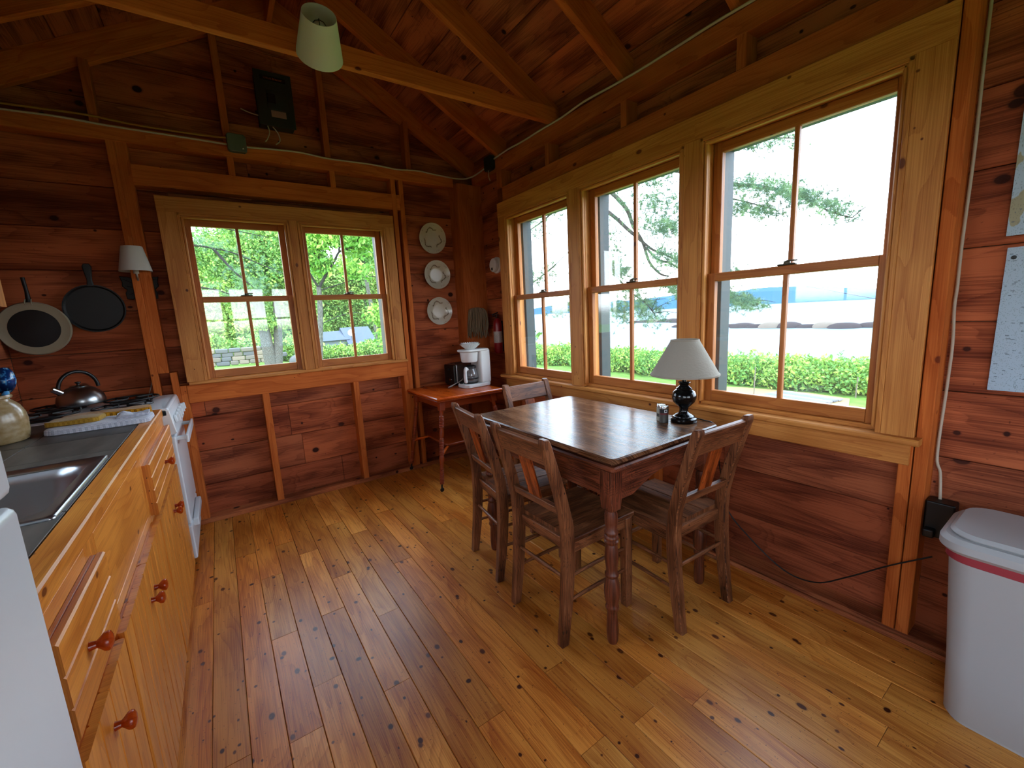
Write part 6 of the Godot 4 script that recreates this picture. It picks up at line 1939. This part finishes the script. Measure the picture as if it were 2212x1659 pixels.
	part(pb, "notice", rbox(Vector3(0.088, 0.04, 0.002), 0.0008, 1), mat("notice_paper", Color(0.52, 0.40, 0.38), 0.7), at(Vector3(0.012, -0.088, 0.094)))
	for w in [[Vector3(-0.10, -0.10, 0.05), Vector3(-0.16, -0.09, 0.05), Vector3(-0.20, -0.075, 0.045)], [Vector3(-0.06, -0.157, 0.06), Vector3(-0.055, -0.2, 0.075), Vector3(-0.075, -0.25, 0.09), Vector3(-0.09, -0.27, 0.095)], [Vector3(-0.03, -0.157, 0.06), Vector3(-0.005, -0.2, 0.075), Vector3(-0.002, -0.25, 0.09), Vector3(-0.03, -0.28, 0.1)]]:
		part(pb, "wire", tube(curve(w, 5), 0.0035, 6), M.cable_white)
	# ---- junction boxes and cables
	var jb := mat("junction_grey", Color(0.36, 0.38, 0.36), 0.5, 0.4)
	var j1 := thing("junction_box", "grey junction box on the plate below the breaker panel", "junction box", Vector3(-1.65, 2.42, -0.019), 0.0, "electrical junction boxes")
	part(j1, "box", prism(PackedVector2Array([Vector2(-0.04, -0.052), Vector2(0.04, -0.052), Vector2(0.052, -0.04), Vector2(0.052, 0.04), Vector2(0.04, 0.052), Vector2(-0.04, 0.052), Vector2(-0.052, 0.04), Vector2(-0.052, -0.04)]), 0.04, 0.003), jb, at(Vector3(0, 0, 0.021)))
	part(j1, "screw", lathe([Vector2(0, 0), Vector2(0.005, 0), Vector2(0, 0.003)], 8), M.steel_bright, Transform3D(Basis(Vector3.RIGHT, PI * 0.5), Vector3(0.03, -0.03, 0.041)))
	var j2 := thing("junction_box", "dark grey junction box in the room corner under the roof", "junction box", Vector3(0.019, 2.43, 0.375), -PI * 0.5, "electrical junction boxes")
	part(j2, "box", prism(PackedVector2Array([Vector2(-0.04, -0.052), Vector2(0.04, -0.052), Vector2(0.052, -0.04), Vector2(0.052, 0.04), Vector2(0.04, 0.052), Vector2(-0.04, 0.052), Vector2(-0.052, 0.04), Vector2(-0.052, -0.04)]), 0.04, 0.003), mat("junction_dark", Color(0.14, 0.15, 0.15), 0.5, 0.4), at(Vector3(0, 0, 0.021)))
	part(j2, "tail", tube(curve([Vector3(0, -0.05, 0.03), Vector3(0.0, -0.09, 0.035), Vector3(0.012, -0.13, 0.03)], 5), 0.0032, 6), M.cable_white)
	var pts := []
	var x := -2.84
	while x < -1.71:
		pts.append(Vector3(x, 2.418 + rng.randf_range(-0.006, 0.006), -0.012))
		x += 0.19
	pts.append(Vector3(-1.702, 2.41, -0.008))
	var c1 := thing("electric_cable", "white electric cable left of the grey junction box", "cable", Vector3.ZERO, 0.0, "white electric cables")
	part(c1, "cable", tube(curve(pts, 5), 0.0055, 7), M.cable_white)
	pts = [Vector3(-1.597, 2.41, -0.008)]
	x = -1.45
	while x < -0.12:
		pts.append(Vector3(x, 2.422 + rng.randf_range(-0.008, 0.008), -0.012))
		x += 0.17
	pts.append_array([Vector3(-0.07, 2.41, 0.0), Vector3(-0.02, 2.40, 0.10), Vector3(0.0, 2.41, 0.22), Vector3(0.008, 2.425, 0.322)])
	var c2 := thing("electric_cable", "white electric cable between the junction boxes", "cable", Vector3.ZERO, 0.0, "white electric cables")
	part(c2, "cable", tube(curve(pts, 5), 0.0055, 7), M.cable_white)
	pts = [Vector3(0.008, 2.448, 0.43)]
	var z := 0.6
	while z < 6.1:
		pts.append(Vector3(0.012, 2.456 + rng.randf_range(-0.007, 0.007), z))
		z += 0.2
	var c3 := thing("electric_cable", "white electric cable along the plate above the tall windows", "cable", Vector3.ZERO, 0.0, "white electric cables")
	part(c3, "cable", tube(curve(pts, 5), 0.006, 7), M.cable_white)
	pts = []
	x = -2.84
	while x < -1.75:
		pts.append(Vector3(x, 2.452 + rng.randf_range(-0.008, 0.008), -0.02))
		x += 0.17
	pts.append(Vector3(-1.702, 2.45, -0.012))
	var c4 := thing("electric_cable", "yellow electric cable above the white one at upper left", "cable")
	part(c4, "cable", tube(curve(pts, 5), 0.006, 7), M.cable_yellow)
	# ---- clip-on shade on the tie beam
	var cl := thing("clip_lamp", "white lampshade with bulb fixed to the tie beam", "lamp", Vector3(-1.372, 2.508, 1.19))
	var ay := Vector3(-0.13, 0.46, 0.88).normalized()
	var axx := ay.cross(Vector3.UP).normalized()
	cl.basis = Basis(axx, ay, axx.cross(ay))
	part(cl, "shade", lathe([Vector2(0.098, -0.085), Vector2(0.068, 0.085), Vector2(0.0665, 0.085), Vector2(0.0965, -0.085), Vector2(0.098, -0.085)], 44, 0.5), white_shade)
	part(cl, "bulb", lathe([Vector2(0, 0.055), Vector2(0.016, 0.05), Vector2(0.029, 0.03), Vector2(0.029, 0.01), Vector2(0.016, -0.02), Vector2(0.013, -0.04), Vector2(0, -0.04)], 18), M.white_plastic)
	part(cl, "socket", lathe([Vector2(0, -0.04), Vector2(0.016, -0.04), Vector2(0.016, -0.095), Vector2(0, -0.095)], 16), M.cable_white)
	var wire := []
	for k in 2:
		var rr := []
		for j in 13:
			var a := TAU * j / 12.0
			rr.append(Vector3(cos(a) * 0.034 if k == 0 else 0.0, sin(a) * 0.045 + 0.02, cos(a) * 0.034 if k == 1 else 0.0))
		wire.append([tube(rr, 0.0016, 5), Transform3D.IDENTITY])
	tag(part(cl, "wire_clip", join(wire), M.black_iron), "", "", "", "stuff")
	var inv := cl.basis.inverse()
	part(cl, "bracket", tube([Vector3(0, -0.09, 0), inv * Vector3(0, 0.01, -0.083)], 0.008, 8), M.black_iron)

# ---------------------------------------------------------------- right edge of the view
func build_right_side() -> void:
	# ---- waste bin
	var plastic := mat("bin_plastic", Color(0.70, 0.70, 0.70), 0.45)
	var bn := thing("waste_bin", "white plastic waste bin with lid in the bottom right foreground", "bin", Vector3(-0.142, 0.0, 3.345))
	var st := SurfaceTool.new()
	st.begin(Mesh.PRIMITIVE_TRIANGLES)
	st.set_smooth_group(0)
	var loops := []
	for q in [[0.11, 0.21, 0.05, 0.0], [0.116, 0.218, 0.055, 0.012], [0.122, 0.226, 0.055, 0.2], [0.133, 0.246, 0.06, 0.515], [0.137, 0.25, 0.06, 0.53], [0.128, 0.24, 0.055, 0.53], [0.12, 0.23, 0.05, 0.40]]:
		var lp := []
		for p in rounded(q[0] * 2, q[1] * 2, q[2], 6):
			lp.append(Vector3(p.x, q[3], p.y))
		loops.append(lp)
	for k in loops.size() - 1:
		var cnt: int = loops[k].size()
		for j in cnt:
			for v in [loops[k][j], loops[k][(j + 1) % cnt], loops[k + 1][(j + 1) % cnt], loops[k][j], loops[k + 1][(j + 1) % cnt], loops[k + 1][j]]:
				st.add_vertex(v)
	for j in loops[0].size():
		for v in [loops[0][j], loops[0][(j + 1) % loops[0].size()], Vector3.ZERO]:
			st.add_vertex(v)
	st.index()
	st.generate_normals()
	part(bn, "tub", st.commit(), plastic)
	var flat := Basis(Vector3(0, 0, 1), Vector3(1, 0, 0), Vector3(0, 1, 0))
	part(bn, "bag_edge", prism(rounded(0.505, 0.279, 0.062, 6), 0.026, 0.002), mat("bag_red", Color(0.62, 0.20, 0.24), 0.5), Transform3D(flat, Vector3(0, 0.528, 0)))
	part(bn, "lid", prism(rounded(0.535, 0.305, 0.07, 8), 0.045, 0.012), plastic, Transform3D(flat, Vector3(0, 0.562, 0)))
	part(bn, "lid_top", prism(rounded(0.50, 0.27, 0.07, 8), 0.02, 0.009), plastic, Transform3D(flat, Vector3(0, 0.591, 0)))
	# ---- outlet box with adapter
	var ob := thing("outlet_box", "black outlet box on the stud behind the waste bin", "outlet", Vector3(0.10, 0.495, 3.03))
	part(ob, "box", rbox(Vector3(0.06, 0.13, 0.075), 0.006), M.black_plastic, at(Vector3(-0.03, 0, 0)))
	part(ob, "plug", rbox(Vector3(0.035, 0.03, 0.03), 0.006), M.black_plastic, at(Vector3(-0.07, -0.045, -0.018)))
	# ---- white cord down the wall
	var wc := thing("electric_wire", "white electric cord hanging down the wall beside the charts", "cord")
	part(wc, "cord", tube(curve([Vector3(0.095, 2.36, 3.0), Vector3(0.095, 2.1, 2.999), Vector3(0.095, 1.93, 2.999), Vector3(0.095, 1.69, 3.001), Vector3(0.095, 1.43, 2.998), Vector3(0.095, 1.29, 2.999), Vector3(0.095, 1.22, 2.998), Vector3(0.095, 1.10, 3.004), Vector3(0.095, 0.96, 3.003), Vector3(0.095, 0.715, 2.999), Vector3(0.095, 0.65, 3.012), Vector3(0.08, 0.56, 3.022)], 5), 0.0045, 7), M.cable_white)
	# ---- sea charts
	for k in 2:
		var w := 512
		var h := 256
		var nf := FastNoiseLite.new()
		nf.seed = 70 + k
		nf.frequency = 0.012
		nf.fractal_octaves = 4
		var im := Image.create(w, h, false, Image.FORMAT_RGB8)
		for y in h:
			for x in w:
				var v := nf.get_noise_2d(x, y * 1.2)
				var c := Color(0.66, 0.74, 0.80)
				if k == 1 and v > 0.12:
					c = Color(0.62, 0.60, 0.50)
				var e := absf(v * 9.0 - roundf(v * 9.0))
				if e < 0.035:
					c = c.darkened(0.22)
				im.set_pixel(x, y, c)
		for q in 420:
			var x0 := rng.randi_range(4, w - 16)
			var y0 := rng.randi_range(4, h - 4)
			im.fill_rect(Rect2i(x0, y0, rng.randi_range(2, 9), 1), Color(0.36, 0.40, 0.45))
		var pm := mat("chart_paper_%d" % k, Color.WHITE, 0.7)
		pm.albedo_texture = tex(im)
		var ch := thing("sea_chart", ["pale sea chart pinned low on the right wall", "pale sea chart pinned above the lower one on the right wall"][k], "chart", Vector3(RX - 0.012, [0.955, 1.43][k], [3.094, 3.09][k]), 0.0, "sea charts on the right wall")
		var m := Mb.new()
		var hh: float = [0.44, 0.62][k]
		var ww := 0.52
		var tilt := 0.003
		m.face([Vector3(0, 0, 0), Vector3(0, hh, tilt), Vector3(-0.002, hh, ww), Vector3(-0.002, 0, ww)], [Vector2(0, 1), Vector2(0, 0), Vector2(1, 0), Vector2(1, 1)])
		m.face([Vector3(0.0015, 0, ww), Vector3(0.0015, hh, ww), Vector3(0.0015, hh, tilt), Vector3(0.0015, 0, 0)], [Vector2(1, 1), Vector2(1, 0), Vector2(0, 0), Vector2(0, 1)])
		m.face([Vector3(0, 0, 0), Vector3(0.0015, 0, 0), Vector3(0.0015, hh, tilt), Vector3(0, hh, tilt)], [Vector2.ZERO, Vector2.ZERO, Vector2.ZERO, Vector2.ZERO])
		part(ch, "sheet", m.mesh(), pm)
		part(ch, "pin", lathe([Vector2(0, 0), Vector2(0.006, 0), Vector2(0.005, 0.003), Vector2(0, 0.004)], 12), M.black_plastic, Transform3D(Basis(Vector3(0, 0, 1), PI * 0.5), Vector3(-0.001, hh - 0.03, 0.018)))
